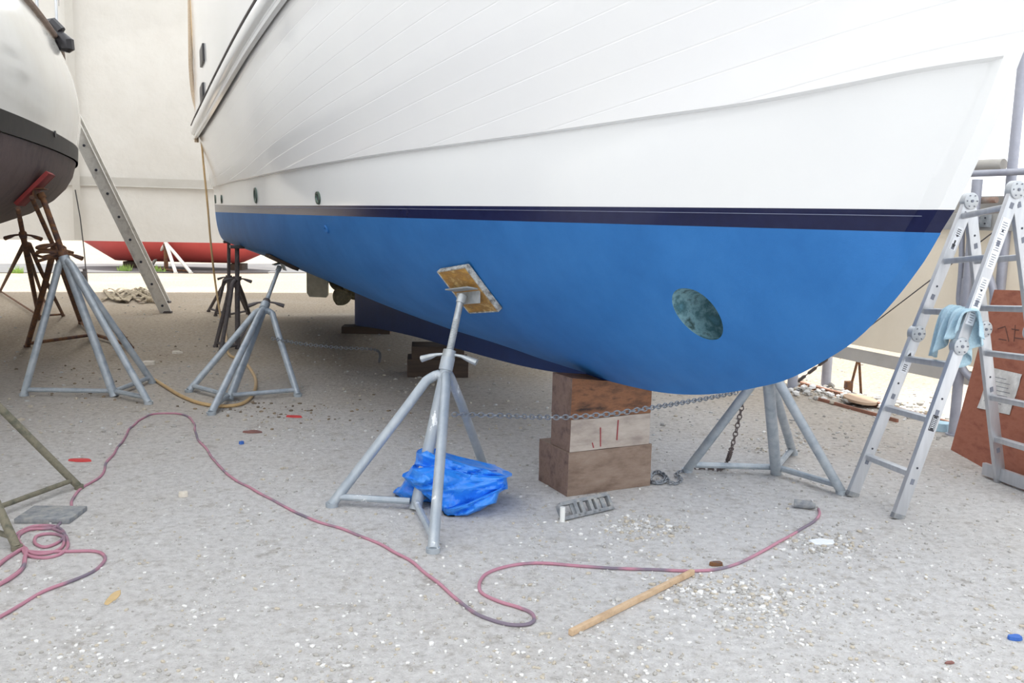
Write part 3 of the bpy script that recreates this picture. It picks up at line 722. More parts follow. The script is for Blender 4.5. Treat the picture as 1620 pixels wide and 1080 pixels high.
# ------------------------------------------------------------------ aluminium folding ladder (A-frame)
F1 = g(1347, 785); F2 = g(1419, 820); A1 = at(1533, 318, 4.92); A2 = at(1606, 300, 4.55); Bf = g(1582, 762); Bn = Bf + (F2-F1)
def ladder():
    root = thing('folding_ladder', V((F1.x, F1.y, 0)), 'aluminium folding A-frame ladder with round hinges beside the bow', 'ladder')
    rdir = (F2-F1).normalized()
    side = V((rdir.y, -rdir.x, 0)); side = side if side.x > 0 else -side
    H1 = on_line(F1, A1, y=527); H2 = on_line(F2, A2, y=547); H3 = on_line(Bf, A1, y=520); fr_ = (H3-Bf).length/(A1-Bf).length; H4 = Bn.lerp(A2, fr_)
    segs = [(F1, H1), (H1, A1), (F2, H2), (H2, A2), (Bf, H3), (H3, A1), (Bn, H4), (H4, A2)]
    for i, (P, Q) in enumerate(segs):
        b = MB(); b.bar(P + V((0,0,.004)), Q, .068, .028, side, .004)
        st_ = b.build('stile', M['alu'], root)
        # rung-end slots on the face toward the camera
        z = (Q-P).normalized(); x = (side - z*side.dot(z)).normalized(); nf = z.cross(x); nf = nf if nf.y < 0 else -nf
        L_ = (Q-P).length
        for s in ((.22, .62) if i in (0, 2, 4, 6) else (.28, .66, .9)):
            b = MB(); b.box(P.lerp(Q, s) + nf*.0145, .022, .03, .002, x, z); b.build('slot', M['slot'], st_)
            b = MB(); b.tube([P.lerp(Q, s+.08) + nf*.013, P.lerp(Q, s+.08) + nf*.016], .006, 8); b.build('bolt', M['hole'], st_)
        if i in (0, 2):
            b = MB(); b.bar(P + V((0,0,.0)), P.lerp(Q, .03), .072, .032, side, .004); b.build('foot_pad', M['redpad'] if False else M['greyplastic'], st_)
        if i == 3:                                  # white warning stickers with small print
            for (s0, s1) in ((.14, .44), (.50, .82)):
                c = P.lerp(Q, (s0+s1)/2) + nf*.0148; b = MB(); b.box(c, .05, L_*(s1-s0), .001, x, z); so = b.build('sticker', M['sticker'], st_)
                b = MB(); n_ = int(L_*(s1-s0)/.012)
                for k in range(1, n_):
                    if k % 7 == 0: continue
                    b.box(P.lerp(Q, s0 + (s1-s0)*k/n_) + nf*.0156 + x*random.uniform(-.003,.003), .036*random.uniform(.5,1), .003, .0006, x, z)
                b.build('print', M['ink'], so)
        if i in (0, 1):
            s = .83 if i == 0 else .72
            c = P.lerp(Q, s) + nf*.0148; b = MB(); b.box(c, .04, .13, .001, x, z); so = b.build('sticker', M['sticker'], st_)
            sg = 1 if i == 0 else -1; b = MB(); e = c + nf*.0008 + z*.035*sg
            b.add([e + z*.022*sg, e + x*.013 - z*.002*sg, e + x*.005 - z*.002*sg, e + x*.005 - z*.025*sg, e - x*.005 - z*.025*sg, e - x*.005 - z*.002*sg, e - x*.013 - z*.002*sg], [(0,1,2,3,4,5,6)])
            for k in range(4): b.box(c + nf*.0012 - z*(.018 + .011*k)*sg, .026, .004, .0006, x, z)
            b.build('arrow_print', M['inkdark'], so, smooth=False)
        if i == 2:
            c = P.lerp(Q, .56) + nf*.0148; b = MB(); b.box(c, .036, .085, .0012, x, z); so = b.build('name_plate', M['inkdark'], st_)
            b = MB()
            for k in range(6): b.box(c + nf*.001 + z*(.009*(k-2.5)), .016, .004, .0008, x, z)
            b.box(c + nf*.001 - x*.013, .002, .07, .0008, x, z); b.box(c + nf*.001 + x*.013, .002, .07, .0008, x, z)
            b.build('plate_lettering', M['sticker'], so)
    for (P, Q, ys, A_, B_) in ((F1, A1, (722, 645, 567, 492, 413, 342), F2, A2), (Bf, A1, (694, 628, 558, 487, 413), Bn, A2)):
        for y in ys:
            p = on_line(P, Q, y=y); s = (p-P).length/(Q-P).length; q = A_.lerp(B_, s)
            b = MB(); b.bar(p, q, .036, .032, V((1,0,.15)), .006); b.build('rung', M['alu'], root)
    for hp in (H1, H2, H3, H4, A1, A2):
        b = MB(); b.tube([hp - rdir*.024, hp - rdir*.02, hp + rdir*.02, hp + rdir*.024], [.040, .046, .046, .040], 28)
        h_ = b.build('hinge', M['hinge'], root)
        b = MB(); c = hp + rdir*.025; X, Y_ = frame(rdir)
        b.tube([c, c + rdir*.004], .008, 10); b.build('pivot', M['slot'], h_)
        for k in range(6):
            a = k*math.pi/3; b = MB(); b.tube([c + (X*math.cos(a) + Y_*math.sin(a))*.033, c + (X*math.cos(a) + Y_*math.sin(a))*.033 + rdir*.003], .0035, 8); b.build('rivet', M['slot'], h_)
    e0 = Bf - rdir*.12; e1 = Bn + rdir*.25
    b = MB(); b.bar(e0 + V((-.01,0,.05)), e1 + V((-.01,0,.05)), .03, .075, V((1,0,0)), .004); b.build('stabiliser_bar', M['alu'], root)['label'] = 'long bottom stabiliser bar'
    return root, H1, H2, rdir, side
LAD, LH1, LH2, RDIR, LSIDE = ladder()
# light blue towel hung on the ladder
pA = on_line(F1, A1, y=492); s_ = (pA-F1).length/(A1-F1).length; pB = F2.lerp(A2, s_)
ra = pA.lerp(pB, .60); rb = pA.lerp(pB, 1.12)
def towel():
    b = MB(); G = []
    dn = [(-.09,-.19),(-.075,-.07),(-.055,0),(-.02,.028),(.0,.03),(.03,.02),(.05,-.05),(.06,-.12),(.07,-.23)]
    path = smooth_path([V((x, 0, z)) for x, z in dn], 5)
    for j in range(26):
        u = j/25; row = []
        for i, p in enumerate(path):
            k = i/len(path); wv = .022*math.sin(u*16 + k*2.5)*(abs(p.z-.03)*7 + .25) + .01*math.sin(u*31)
            base = ra.lerp(rb, u + .02*math.sin(k*7))
            dz = p.z*(1 + .28*math.sin(u*5+1) - (.35 if u > .85 else 0))
            row.append(base + V((p.x - .015 + wv*.9, -.012 + wv*.5, dz)))
        G.append(row)
    b.grid(G); o = b.build('towel', M['teal']); props(o, 'light blue towel hung over a ladder rung', 'towel')
    q = o.modifiers.new('s', 'SOLIDIFY'); q.thickness = .006
towel()

# ------------------------------------------------------------------ extension ladder at the left
def ext_ladder():
    ft = g(263, 495); tp = at(112, 186, 11.7); root = thing('extension_ladder', V((ft.x, ft.y, 0)), 'tall aluminium ladder leaning against the left boat', 'ladder')
    z = (tp-ft).normalized(); dpt = V((-.28, .96, 0)); dpt = (dpt - z*dpt.dot(z)).normalized(); sd = z.cross(dpt)
    sd = sd if sd.x > 0 else -sd
    top_ = tp + z*.5
    for k in (0, 1):
        o_ = dpt*.38*k; b = MB(); b.bar(ft + o_, top_ + o_, .14, .03, sd, .004)
        b.bar(ft + o_ - sd*.07 - dpt*.01, top_ + o_ - sd*.07 - dpt*.01, .012, .06, sd, .002); b.bar(ft + o_ + sd*.07 - dpt*.01, top_ + o_ + sd*.07 - dpt*.01, .012, .06, sd, .002)
        so = b.build('stile', M['aluold'], root)
        b = MB(); b.box(ft + o_ + V((0,0,.015)), .16, .07, .03, V((1,0,0)), V((0,1,0)), None, .004); b.build('foot', M['dark'], so)
        if k == 0:
            for y in (482, 448, 413, 378, 342, 305, 268, 229, 190):
                p = on_line(ft, tp, y=y); b = MB(); b.tube([p - dpt*.036, p - dpt*.028], .018, 12); b.build('rung_end', M['hole'], so)
    n_ = int((top_-ft).length/.36)
    for k in range(1, n_+1):
        p = ft + z*.36*k; b = MB(); b.tube([p, p + dpt*.38], .016, 8); b.build('rung', M['aluold'], root)
ext_ladder()

# ------------------------------------------------------------------ right frame, board, posts
def wall_at(x, y, off=0.0):                     # point on right wall plane seen at pixel
    r = ray(x, y); n = rn; P0 = RA + n*off; s = ((P0-CAMP).dot(n))/r.dot(n); return CAMP + r*s
def vpost(name, foot, top_z, r, label, mt=None, group=None, cat='post', path=None):
    b = MB(); b.tube(path or [foot, V((foot.x, foot.y, top_z))], r, 14); b.tube([foot, foot + V((0,0,.012))], r*1.5, 14)
    o = b.build(name, mt or M['postgrey']); props(o, label, cat, group); return o
pf = wall_at(1508, 600, -.1); pf.z = 0
vpost('frame_post', g(1508, 688), 1.85, .036, 'grey round shelter post standing left of the leaning plywood board', group='shelter frame posts')
q = wall_at(1588, 400, -.02); vpost('frame_post', V((q.x, q.y, 0)), 2.9, .034, 'tall grey shelter post behind the ladder, running up past the rail', group='shelter frame posts')
vpost('frame_post', g(1253, 617), .95, .045, 'short galvanised post under the bow, leftmost along the tarp wall', group='shelter frame posts')
vpost('frame_post', g(1306, 612), .9, .045, 'short galvanised post with a turnbuckle, right of the leftmost one', group='shelter frame posts')
wtop = wall_at(1500, 352, -.06)
def rail(name, x0, x1, z, r, label, cat='rail', mt=None, off=-.08, box=None):
    a_ = wall_at(x0, 350, off); c_ = wall_at(x1, 350, off); a_.z = z; c_.z = z; b = MB()
    if box: b.bar(a_, c_, box[0], box[1], rn, .004)
    else: b.tube([a_, c_], r, 14)
    o = b.build(name, mt or M['postgrey']); props(o, label, cat); return o
zz1 = wall_at(1580, 273, -.1).z; rail('frame_pipe', 1450, 1700, zz1, .024, 'horizontal grey pipe crossing the tall post', 'pipe', off=-.1)
a_ = wall_at(1530, 262, -.02); c_ = wall_at(1588, 260, -.02); b = MB(); b.tube([a_ - (c_-a_)*.5, c_], .04, 14)
props(b.build('rolled_tarp', M['tanhem']), 'rolled grey tarp lying on the horizontal pipe', 'tarp')
zz2 = wall_at(1510, 346, -.04).z
bo = rail('frame_beam', 1440, 1720, zz2 - .02, 0, 'weathered grey beam along the top of the tan tarp wall', 'beam', M['beam'], -.03, (.05, .12))
b = MB(); c_ = wall_at(1555, 349, -.07); b.box(c_, .13, .09, .006, rd, V((0,0,1)), rn, .001); b.build('joint_plate', M['rod'], bo)
for dx in (-.03, .02):
    for dz in (-.02, .02): b = MB(); b.tube([c_ - rn*.003 + rd*dx + V((0,0,dz)), c_ - rn*.008 + rd*dx + V((0,0,dz))], .006, 8); b.build('bolt', M['hole'], bo)
rail('frame_board', 1440, 1720, wall_at(1540, 328, 0).z, 0, 'pale board above the beam behind the ladder top', 'board', M['tanhem'], .02, (.03, .16))
a_ = wall_at(1536, 318, -.09); c_ = wall_at(1577, 316, -.09); b = MB(); b.tube([a_, c_], .022, 12); props(b.build('pipe_stub', mat('rusty_pipe_end', [(180,174,166),(150,110,90)], .7, .1, 8)), 'short rusty-ended pipe above the weathered beam', 'pipe')
pts = [wall_at(x, y, -.16) for x, y in ((1552, 420), (1566, 440), (1572, 470), (1566, 505), (1545, 540), (1524, 552), (1521, 575), (1530, 592), (1548, 606))]
b = MB(); b.tube(smooth_path(pts, 6), .026, 12); props(b.build('bent_tube', M['postgrey']), 'curved grey tube behind the blue towel and ladder', 'tube')
b = MB(); b.tube(smooth_path([wall_at(x, y, -.12) for x, y in ((1522, 350), (1521, 420), (1517, 470), (1519, 482), (1523, 470), (1526, 440))], 5), .02, 12); props(b.build('bent_tube', M['postgrey']), 'straight grey tube with rounded lower end above the blue towel', 'tube')
# guy wire with turnbuckles
wa = wall_at(1570, 368, -.12); wb = g(1256, 611) + V((0,0,.02))
wire = thing('guy_wire', V((wb.x, wb.y, 0)), 'thin steel guy wire with turnbuckles running down beneath the bow', 'wire')
b = MB(); b.tube([wa, wb], .0045, 6); b.build('cable', M['dark'], wire)
for xx in (1322, 1302, 1285, 1268):
    p = on_line(wb, wa, x=xx); d_ = (wa-wb).normalized(); b = MB(); b.tube([p - d_*.07, p - d_*.05, p + d_*.05, p + d_*.07], [.006, .016, .016, .006], 8); b.build('turnbuckle', M['dark'], wire)
b = MB(); s0 = g(1343, 623); b.tube([s0, s0 + V((.06,.0,.34))], .012, 8); b.tube([s0 + V((.11,.0,0)), s0 + V((.065,.0,.34))], .012, 8); b.box(s0 + V((-.01,0,.06)), .07, .05, .12, bev=.01)
props(b.build('iron_stake', M['rust']), 'pair of rusty iron stakes meeting at the top behind the ladder', 'stake')
# base board and planks along the right edge
b = MB(); A_ = g(1252, 607); B_ = g(1475, 668); b.bar(A_ + V((0,0,.02)), B_ + (B_-A_)*.8 + V((0,0,.02)), .05, .04, V((0,0,1))); props(b.build('base_board', wood_mat('red_brown_board', [(150,110,88),(122,84,66)], 6)), 'red-brown board along the ground beneath the tan tarp wall', 'board')
b = MB(); b.bar(g(1290, 632) + V((0,0,.012)), g(1420, 668) + V((0,0,.012)), .03, .02, V((0,0,1))); props(b.build('wood_strip', wood_mat('rust_strip', [(160,110,90),(130,92,74)], 6)), 'thin reddish wood strip lying before the rubble', 'wood strip')
b = MB(); dc = g(1360, 640); n1 = V((.05,-.02,1)).normalized(); X, Y_ = frame(n1)
vs = []; N_ = 30
for h_ in (0, .022):
    for k in range(N_):
        a = 2*math.pi*k/N_; vs.append(dc + V((0,0,.035)) + n1*h_ + X*.18*math.cos(a) + Y_*.13*math.sin(a))
b.add(vs, [tuple(range(N_))[::-1], tuple(range(N_, 2*N_))] + [(k, (k+1) % N_, N_+(k+1) % N_, N_+k) for k in range(N_)])
props(b.build('plywood_disc', wood_mat('pale_disc', [(186,160,136),(160,132,108)], 5)), 'round flat wooden board on the ground by the ladder foot', 'board')
# plywood sheet with notice
q0 = g(1504, 711); dirb = (g(1620, 776) - q0).normalized(); q1 = q0 + dirb*1.3; lean = V((.35,.16,1.09)); 
tl_ = at(1573, 458, q0.y + .16); lean = tl_ - q0
root = thing('plywood_sheet', q0, 'reddish-brown plywood sheet with a torn notice, leaning by the right edge', 'board')
nb = dirb.cross(lean).normalized(); nb = nb if nb.dot(CAMP - q0) > 0 else -nb
b = MB(); b.box(q0 + dirb*.65 + lean/2, 1.3, lean.length, .018, dirb, (lean - dirb*lean.dot(dirb)).normalized(), None, .002)
sheet_v = [q0, q1, (lambda r: CAMP + r*((q0-CAMP).dot(nb)/r.dot(nb)))(ray(1690, 462)), q0 + lean]; b = MB(); b.add(sheet_v + [p - nb*.018 for p in sheet_v], [(0,1,2,3),(7,6,5,4),(0,4,5,1),(1,5,6,2),(2,6,7,3),(3,7,4,0)]); b.build('panel', M['ply'], root, ang=30)
def on_plane(x, y, P, n): r = ray(x, y); return CAMP + r*((P-CAMP).dot(n)/r.dot(n))
pp = [on_plane(x, y, q0 + nb*.004, nb) for x, y in ((1568, 581), (1617, 592), (1597, 656), (1546, 645))]
b = MB(); G = [[pp[0].lerp(pp[1], i/8).lerp(pp[3].lerp(pp[2], i/8), j/8) + nb*.004*noise.noise(V((i, j, 0))*.7) for i in range(9)] for j in range(9)]; b.grid(G); no = b.build('notice', M['paper'], root); no['label'] = 'weathered white paper notice'
b = MB()
for k in range(7):
    s = .2 + .1*k; a_ = pp[0].lerp(pp[3], s).lerp(pp[1].lerp(pp[2], s), .15) + nb*.006; c_ = pp[0].lerp(pp[3], s).lerp(pp[1].lerp(pp[2], s), random.uniform(.6,.85)) + nb*.006
    b.bar(a_, c_, .003, .001, V((0,0,1)), 0)
b.build('print', M['ink'], no)
b = MB()
for (x0, y0, x1, y1) in ((1578,520,1590,516),(1590,516,1596,540),(1600,520,1612,522),(1604,534,1619,536),(1580,536,1592,538),(1606,514,1604,540)):
    b.bar(on_plane(x0, y0, q0 + nb*.002, nb), on_plane(x1, y1, q0 + nb*.002, nb), .006, .001, nb.cross(V((0,0,1))), 0)
b.build('faint_writing', mat('faded_marker', (96,62,54), .8), root)

# ------------------------------------------------------------------ far red boat, blocks, stands, weeds
def far_boat():
    Yb = 22.9; x0 = at(128, 400, Yb).x; x1 = at(425, 400, Yb).x; L_ = x1-x0
    root = thing('red_bottom_boat', ((x0+x1)/2, Yb, 0), 'boat with red bottom seen beneath the back tent wall', 'boat'); b = MB(); G = []
    for i in range(31):
        u = i/30; x = x0 + L_*u; hb = 1.1*math.sin(math.pi*min(1, .04+u*.9))**.6; row = []
        zb = interp(u, [0, .07, .2, .85, 1], [.70, .52, .17, .17, .5])
        for a in range(13):
            q = math.pi*a/12; row.append(V((x, Yb - math.cos(q)*hb, zb + (1.5-zb)*(1-math.sin(q)**.5))))
        G.append(row)
    b.grid(G); b.build('hull', M['redhull'], root)
    for (px_, py) in ((196, 425), (388, 425)):
        c = g(px_, py); o = MB(); o.box(V((c.x, Yb, .085)), .34, .5, .17, bev=.01); props(o.build('keel_block', M['wood_dark']), 'dark keel block under the %s of the red-bottomed boat' % ('pointed end' if px_ < 300 else 'right end'), 'timber block', 'blocks under the red boat')
    hb = g(263, 429); tp = at(262, 375, hb.y)
    stand('white-legged boat stand with rusty post by the red-bottomed boat', hb, [g(238, 424), g(302, 432), g(278, 432)], at(262, 385, hb.y), tp, M['rust'], M['rust'], R=.045, legm=M['white'], elbow=.05, leg_at=.97)
far_boat()
for (x, y, w_, lab) in ((26, 432, 5, 'small green weed tuft at far left beyond the tent'), (247, 430, 9, 'green weed tuft by the rusty post beyond the tent'), (198, 429, 6, 'small green weed tuft beside the far keel block')):
    c = g(x, y); b = MB()
    for k in range(70):
        a = random.uniform(0, 6.28); r_ = random.uniform(0, w_*.03); p = c + V((math.cos(a)*r_, math.sin(a)*r_*.5, 0)); t_ = p + V((random.uniform(-.08,.08), random.uniform(-.05,.05), random.uniform(.06,.2)))
        b.add([p - V((.012,0,0)), p + V((.012,0,0)), t_], [(0,1,2)])
    props(b.build('weed_tuft', M['leaf'], smooth=False), lab, 'plant', 'weeds outside the tent')
b = MB()
for z in (.72, .95): b.tube([V((-26, 29, z)), V((-9.8, 29.5, z))], .012, 6)
for x in (-24, -20, -16, -12): b.tube([V((x, 29.1, 0)), V((x, 29.1, 1.0))], .02, 6)
props(b.build('wire_fence', M['dark']), 'thin two-wire fence far beyond the tent at left', 'fence')

# ------------------------------------------------------------------ strap by the tent wall
sp = thing('ratchet_strap', g(140, 480), 'dark ratchet strap hanging from the back tent wall to the ground', 'strap')
sw = 14.5
b = MB(); b.tube([at(119, 300, sw), at(127, 345, sw), at(133, 395, sw), at(136, 430, sw), g(140, 478)], .02, 6, flat=.3); b.build('webbing', M['black'], sp)
b = MB(); b.tube([at(134, 425, sw), at(137, 460, sw)], .035, 8); b.box(at(132, 436, sw - .05), .10, .06, .14, bev=.01); b.build('ratchet', M['dark'], sp)
# ------------------------------------------------------------------ hoses
def ghose(name, pix, r, mt, label, cat, twist=None, n=8, z=None):
    pts = [g(x, y, .0) + V((0,0, r*.9)) for x, y in pix]; P = smooth_path(pts, n)
    P = [p + V((.012*noise.noise(p*5), .012*noise.noise(p*5 + V((9,0,0))), .003*noise.noise(p*6))) for p in P]
    b = MB(); b.tube(P, r, 8); o = b.build(name, mt); props(o, label, cat); return o, P
hp = [(1294,806),(1292,822),(1262,842),(1215,868),(1160,896),(1105,905),(1030,903),(960,900),(905,896),(850,893),(810,897),(775,907),(758,922),(762,938),(790,952),(820,962),(840,972),(842,984),(824,991),(790,988),(745,968),(700,930),(650,890),(600,862),(550,842),(500,826),(455,805),(405,778),(360,752),(325,712),(311,690),(307,672),(296,659),(265,655),(235,658),(210,675),(190,705),(168,735),(158,757),(128,775),(115,792),(112,808),(95,828),(85,836)]
coil = [(70,838),(48,840),(33,850),(30,866),(44,880),(70,884),(96,878),(108,866),(104,850),(84,838),(58,834),(38,842),(31,860),(46,876),(74,878),(98,868),(100,852),(80,846),(60,850),(54,862),(70,868),(92,860),(102,848),(86,834),(50,836),(28,850),(30,870),(60,876),(100,874),(140,873),(160,877),(166,888),(150,904),(110,922),(70,938),(30,960),(-15,985)]
ho_, HP = ghose('air_hose', hp + coil, .0072, M['pinkhose'], 'faded pink and grey hose snaking over the gravel to a coil', 'hose')
pc2 = g(1290, 806); b = MB(); d1 = (g(1262, 803) - pc2).normalized(); b.tube([pc2 + V((0,0,.02)), pc2 + d1*.03 + V((0,0,.022)), pc2 + d1*.11 + V((0,0,.022))], [.013, .022, .024], 10)
cpl = b.build('connector', M['greyplastic']); cpl.parent = ho_; cpl['label'] = 'grey connector at the hose end'
ghose('air_hose', [(-10,905),(20,880),(36,870),(42,880),(36,898),(20,915),(-10,932)], .009, M['pinkhose'], 'second purple-pink hose loop at the left foreground edge', 'hose')
# tan hose
th = [at(302, -30, 12.3), at(304, 40, 12.3), at(309, 110, 12.3), at(316, 190, 12.3), at(322, 260, 12.2), at(328, 320, 12.1), at(334, 390, 12), at(341, 450, 12), at(350, 505, 11.6), g(353, 533)]
th = th[:-1]
b = MB(); b.tube(smooth_path(th + [g(356, 519) + V((0,0,.03)), g(358, 535) + V((0,0,.02)), g(362, 562) + V((0,0,.015)), g(384, 572) + V((0,0,.015)), g(400, 592) + V((0,0,.015)), g(405, 610) + V((0,0,.015)), g(398, 630) + V((0,0,.015)), g(380, 642) + V((0,0,.015)), g(350, 645) + V((0,0,.015)), g(315, 640) + V((0,0,.015)), g(285, 628) + V((0,0,.015)), g(262, 614) + V((0,0,.015)), g(245, 603) + V((0,0,.015))], 8), .014, 8)
props(b.build('hanging_hose', M['tanhose']), 'tan hose hanging down the stern and looping past the aft stand', 'hose')
b = MB(); b.tube(smooth_path([at(300, -30, 12.35), at(301, 60, 12.35), at(302, 110, 12.4), at(306, 150, 12.4), at(314, 185, 12.3), at(311, 205, 12.35), at(311, 225, 12.35)], 8), .03, 8); props(b.build('hanging_rope', M['rope']), 'thick tan rope hanging beside the stern corner', 'rope')

# ------------------------------------------------------------------ chains
def chain(name, pts, label, mt, ll=.038, w_=.0125, r=.0036):
    P = smooth_path(pts, 10); L_ = [0]
    for i in range(1, len(P)): L_.append(L_[-1] + (P[i]-P[i-1]).length)
    def ev(s): 
        for i in range(1, len(P)):
            if L_[i] >= s: return P[i-1].lerp(P[i], (s-L_[i-1])/max(1e-9, L_[i]-L_[i-1]))
        return P[-1]
    b = MB(); n = int(L_[-1]/(ll*.72))
    for k in range(n):
        a = ev(k*ll*.72); c = ev((k+1)*ll*.72); d = (c-a).normalized(); x, y = frame(d); mid = (a+c)/2
        u = x if k % 2 else y; ring = []
        for q in range(13):
            an = 2*math.pi*q/12; ring.append(mid + d*math.cos(an)*ll*.5*.95 + u*math.sin(an)*w_)
        b.tube(ring, r, 6, cap=False, up=(y if k % 2 else x))
    o = b.build(name, mt); props(o, label, 'chain'); return o
cA = at(716, 655, 4.75); cB = at(1168, 620, 5.15)
chain('chain', [cA, at(790, 657, 4.85), at(880, 660, 4.62), at(960, 655, 4.55), at(1022, 646, 4.6), at(1100, 633, 4.9), cB], 'zinc chain stretched across the front timber stack between two stands', M['chain'])
chain('chain', [at(1178, 622, 5.2), at(1172, 650, 5.15), at(1165, 680, 5.1), at(1157, 710, 5.08), g(1150, 735) + V((0,0,.02)), g(1140, 745) + V((0,0,.01)), g(1118, 743) + V((0,0,.01)), g(1095, 742) + V((0,0,.01))], 'rusty chain hanging from the stand under the bow', M['chainrust'])
chain('chain', [at(430, 535, 7.4), at(480, 544, 7.7), at(540, 550, 8.0), at(596, 554, 8.3), g(600, 575) + V((0,0,.01))], 'thin chain running from the aft stand into the shade under the hull', M['chain'])
pl = [g(1040 + 14*math.cos(k*1.3) + 3*math.sin(k*2.7), 758 + 9*math.sin(k*1.3)) + V((0,0,.01)) for k in range(14)]
chain('chain', [g(1082, 746) + V((0,0,.01)), g(1070, 752) + V((0,0,.01)), g(1078, 762) + V((0,0,.01)), g(1062, 768) + V((0,0,.01))] + pl, 'small heap of dark blue-grey chain right of the front timber stack', M['chain'], r=.003)
# cable wrapped at rusty stand
b = MB(); cc = at(80, 404, 7.2); P = []
for k in range(70):
    a = k*.36; P.append(cc + V((math.cos(a)*(.10 + .02*math.sin(a*.7)), math.sin(a)*.09, .02*math.sin(a*1.3) - .05 + .002*k)))
b.tube(P, .011, 6); props(b.build('cable_coil', M['rust']), 'rusty wire coil wrapped round the left stands', 'cable')

# ------------------------------------------------------------------ blue tarp
def tarp():
    root_y = 4.55; b = MB()
    layers = [([(626,782),(640,762),(668,752),(700,748),(722,770),(716,800),(690,806),(650,800)], 4.62, .17),
              ([(640,757),(650,742),(690,735),(740,748),(800,752),(803,770),(770,795),(720,822),(705,825),(690,800),(665,780)], 4.50, .20),
              ([(700,806),(735,796),(792,772),(786,792),(745,815),(712,826),(702,820)], 4.42, .16),
              ([(657,735),(659,718),(672,712),(700,722),(740,733),(780,742),(803,752),(800,764),(765,768),(715,766),(690,752),(668,745)], 4.56, .19)]
    for li, (poly, Y, dp_) in enumerate(layers):
        cx = sum(p[0] for p in poly)/len(poly); cy = sum(p[1] for p in poly)/len(poly); ring = []
        P = poly + [poly[0]]; pts = []
        for i in range(len(poly)):
            for k in range(9): pts.append((P[i][0] + (P[i+1][0]-P[i][0])*k/6, P[i][1] + (P[i+1][1]-P[i][1])*k/6))
        for _ in range(2): pts = [((pts[i-1][0] + 2*pts[i][0] + pts[(i+1) % len(pts)][0])/4, (pts[i-1][1] + 2*pts[i][1] + pts[(i+1) % len(pts)][1])/4) for i in range(len(pts))]
        n = len(pts); G = []
        prof_ = [(-1.0, .01), (-.98, .3), (-.93, .6), (-.82, .82), (-.62, .95), (-.3, 1.0), (.3, 1.0), (.7, .93), (.92, .7), (1.0, .01)]
        fine_ = []
        for (a1, a2) in zip(prof_[:-1], prof_[1:]):
            for k in range(4): fine_.append((a1[0] + (a2[0]-a1[0])*k/4, a1[1] + (a2[1]-a1[1])*k/4))
        fine_.append(prof_[-1])
        for (dd, sc) in fine_:
            row = []
            for i in range(n+1):
                x, y = pts[i % n]; xx = cx + (x-cx)*sc; yy = cy + (y-cy)*sc
                p = at(xx, yy, Y + dd*dp_*.8)
                if dd > 0: # keep depth copies the same world size
                    p0 = at(xx, yy, Y); p = V((p0.x, Y + dd*dp_*.8, p0.z))
                q = V((p.x*5 + p.z*4, p.y*8, p.z*17 - p.x*5)) + V((li*5, 0, 0)); k_ = abs(noise.noise(q))*1.2 - .3; k2 = abs(noise.noise(p*24 + V((li, 3, 1))))
                p = p + V((0, -1, .25))*(.062*k_ + .022*k2)
                p.z = max(p.z, .006); row.append(p)
            G.append(row)
        b.grid(G)
    o = b.build('folded_tarp', M['tarpblue'], ang=38, weld=True); props(o, 'crumpled bright blue tarp folded behind the front boat stand', 'tarp')
tarp()

# ------------------------------------------------------------------ things on the ground
a_ = g(1096, 909) + V((0,0,.014)); c_ = g(902, 1006) + V((0,0,.013)); b = MB(); b.bar(a_, c_, .023, .020, V((0,0,1)), .003)
props(b.build('wooden_stick', M['stick']), 'long pale square wooden stick lying by the pink hose', 'stick')
def tray():
    c = g(892, 824); d = g(970, 806); X = (d-c).normalized(); Y_ = V((-X.y, X.x, 0)); L_ = (d-c).length; Z = (V((0,0,1))*.8 + Y_*.6).normalized()
    root = thing('plastic_tray', c, 'dusty grey plastic frame with slots, propped before the front timber stack', 'tray'); b = MB(); H_ = .085
    n_ = Z.cross(X)
    b.box(c + X*L_/2 + Z*.01, L_, .02, .03, X, Z, None, .004); b.box(c + X*L_/2 + Z*H_, L_*.96, .02, .03, X, Z, None, .004)
    for k in (0, .3, .42, .6, .72, 1.0): b.box(c + X*L_*k*.98 + Z*H_/2, .022 if k not in (0, 1.0) else .018, H_, .03, X, Z, None, .003)
    b.box(c + X*L_*.28 + Z*H_*.5, L_*.15, H_*.9, .008, X, Z, None, .001); b.box(c + X*L_*.85 + Z*H_*.5, L_*.08, H_*.9, .008, X, Z, None, .001)
    b.build('frame', M['greyplastic'], root)
    b = MB(); b.tube([c - X*.01 + V((0,0,.0)), c - X*.01 + V((0,0,.075))], .013, 12); b.build('end_cap', M['white'], root)['label'] = 'short white end cap'
tray()
# flat grey box by coil
c = g(68, 826); b = MB(); b.box(c + V((0,.08,.012)), .26, .2, .024, V((1,.05,0)), V((-.05,1,0)), None, .004); props(b.build('slate_tile', M['greyplastic']), 'flat grey rectangular tile beside the hose coil', 'tile')
def flat(name, px_, w_, h_, mt, label, cat, ang=0, th_=.006):
    c = g(*px_); X = rotz(V((1,0,0)), ang); Y_ = V((-X.y, X.x, 0)); b = MB(); vs = []; N_ = 14; sd = px_[0]*.13
    for hh in (0.001, th_):
        for k in range(N_):
            a = 2*math.pi*k/N_; rr = 1 + .28*noise.noise(V((math.cos(a)*1.5, math.sin(a)*1.5, sd))); s_2 = .92 if hh > .002 else 1
            vs.append(c + V((0,0,hh + (.004*noise.noise(V((a, sd, 2))) if hh > .002 else 0))) + X*w_/2*math.cos(a)*rr*s_2 + Y_*h_/2*math.sin(a)*rr*s_2)
    b.add(vs, [tuple(range(N_))[::-1], tuple(range(N_, 2*N_))] + [(k, (k+1) % N_, N_+(k+1) % N_, N_+k) for k in range(N_)])
    o = b.build(name, mt); props(o, label, cat); return o
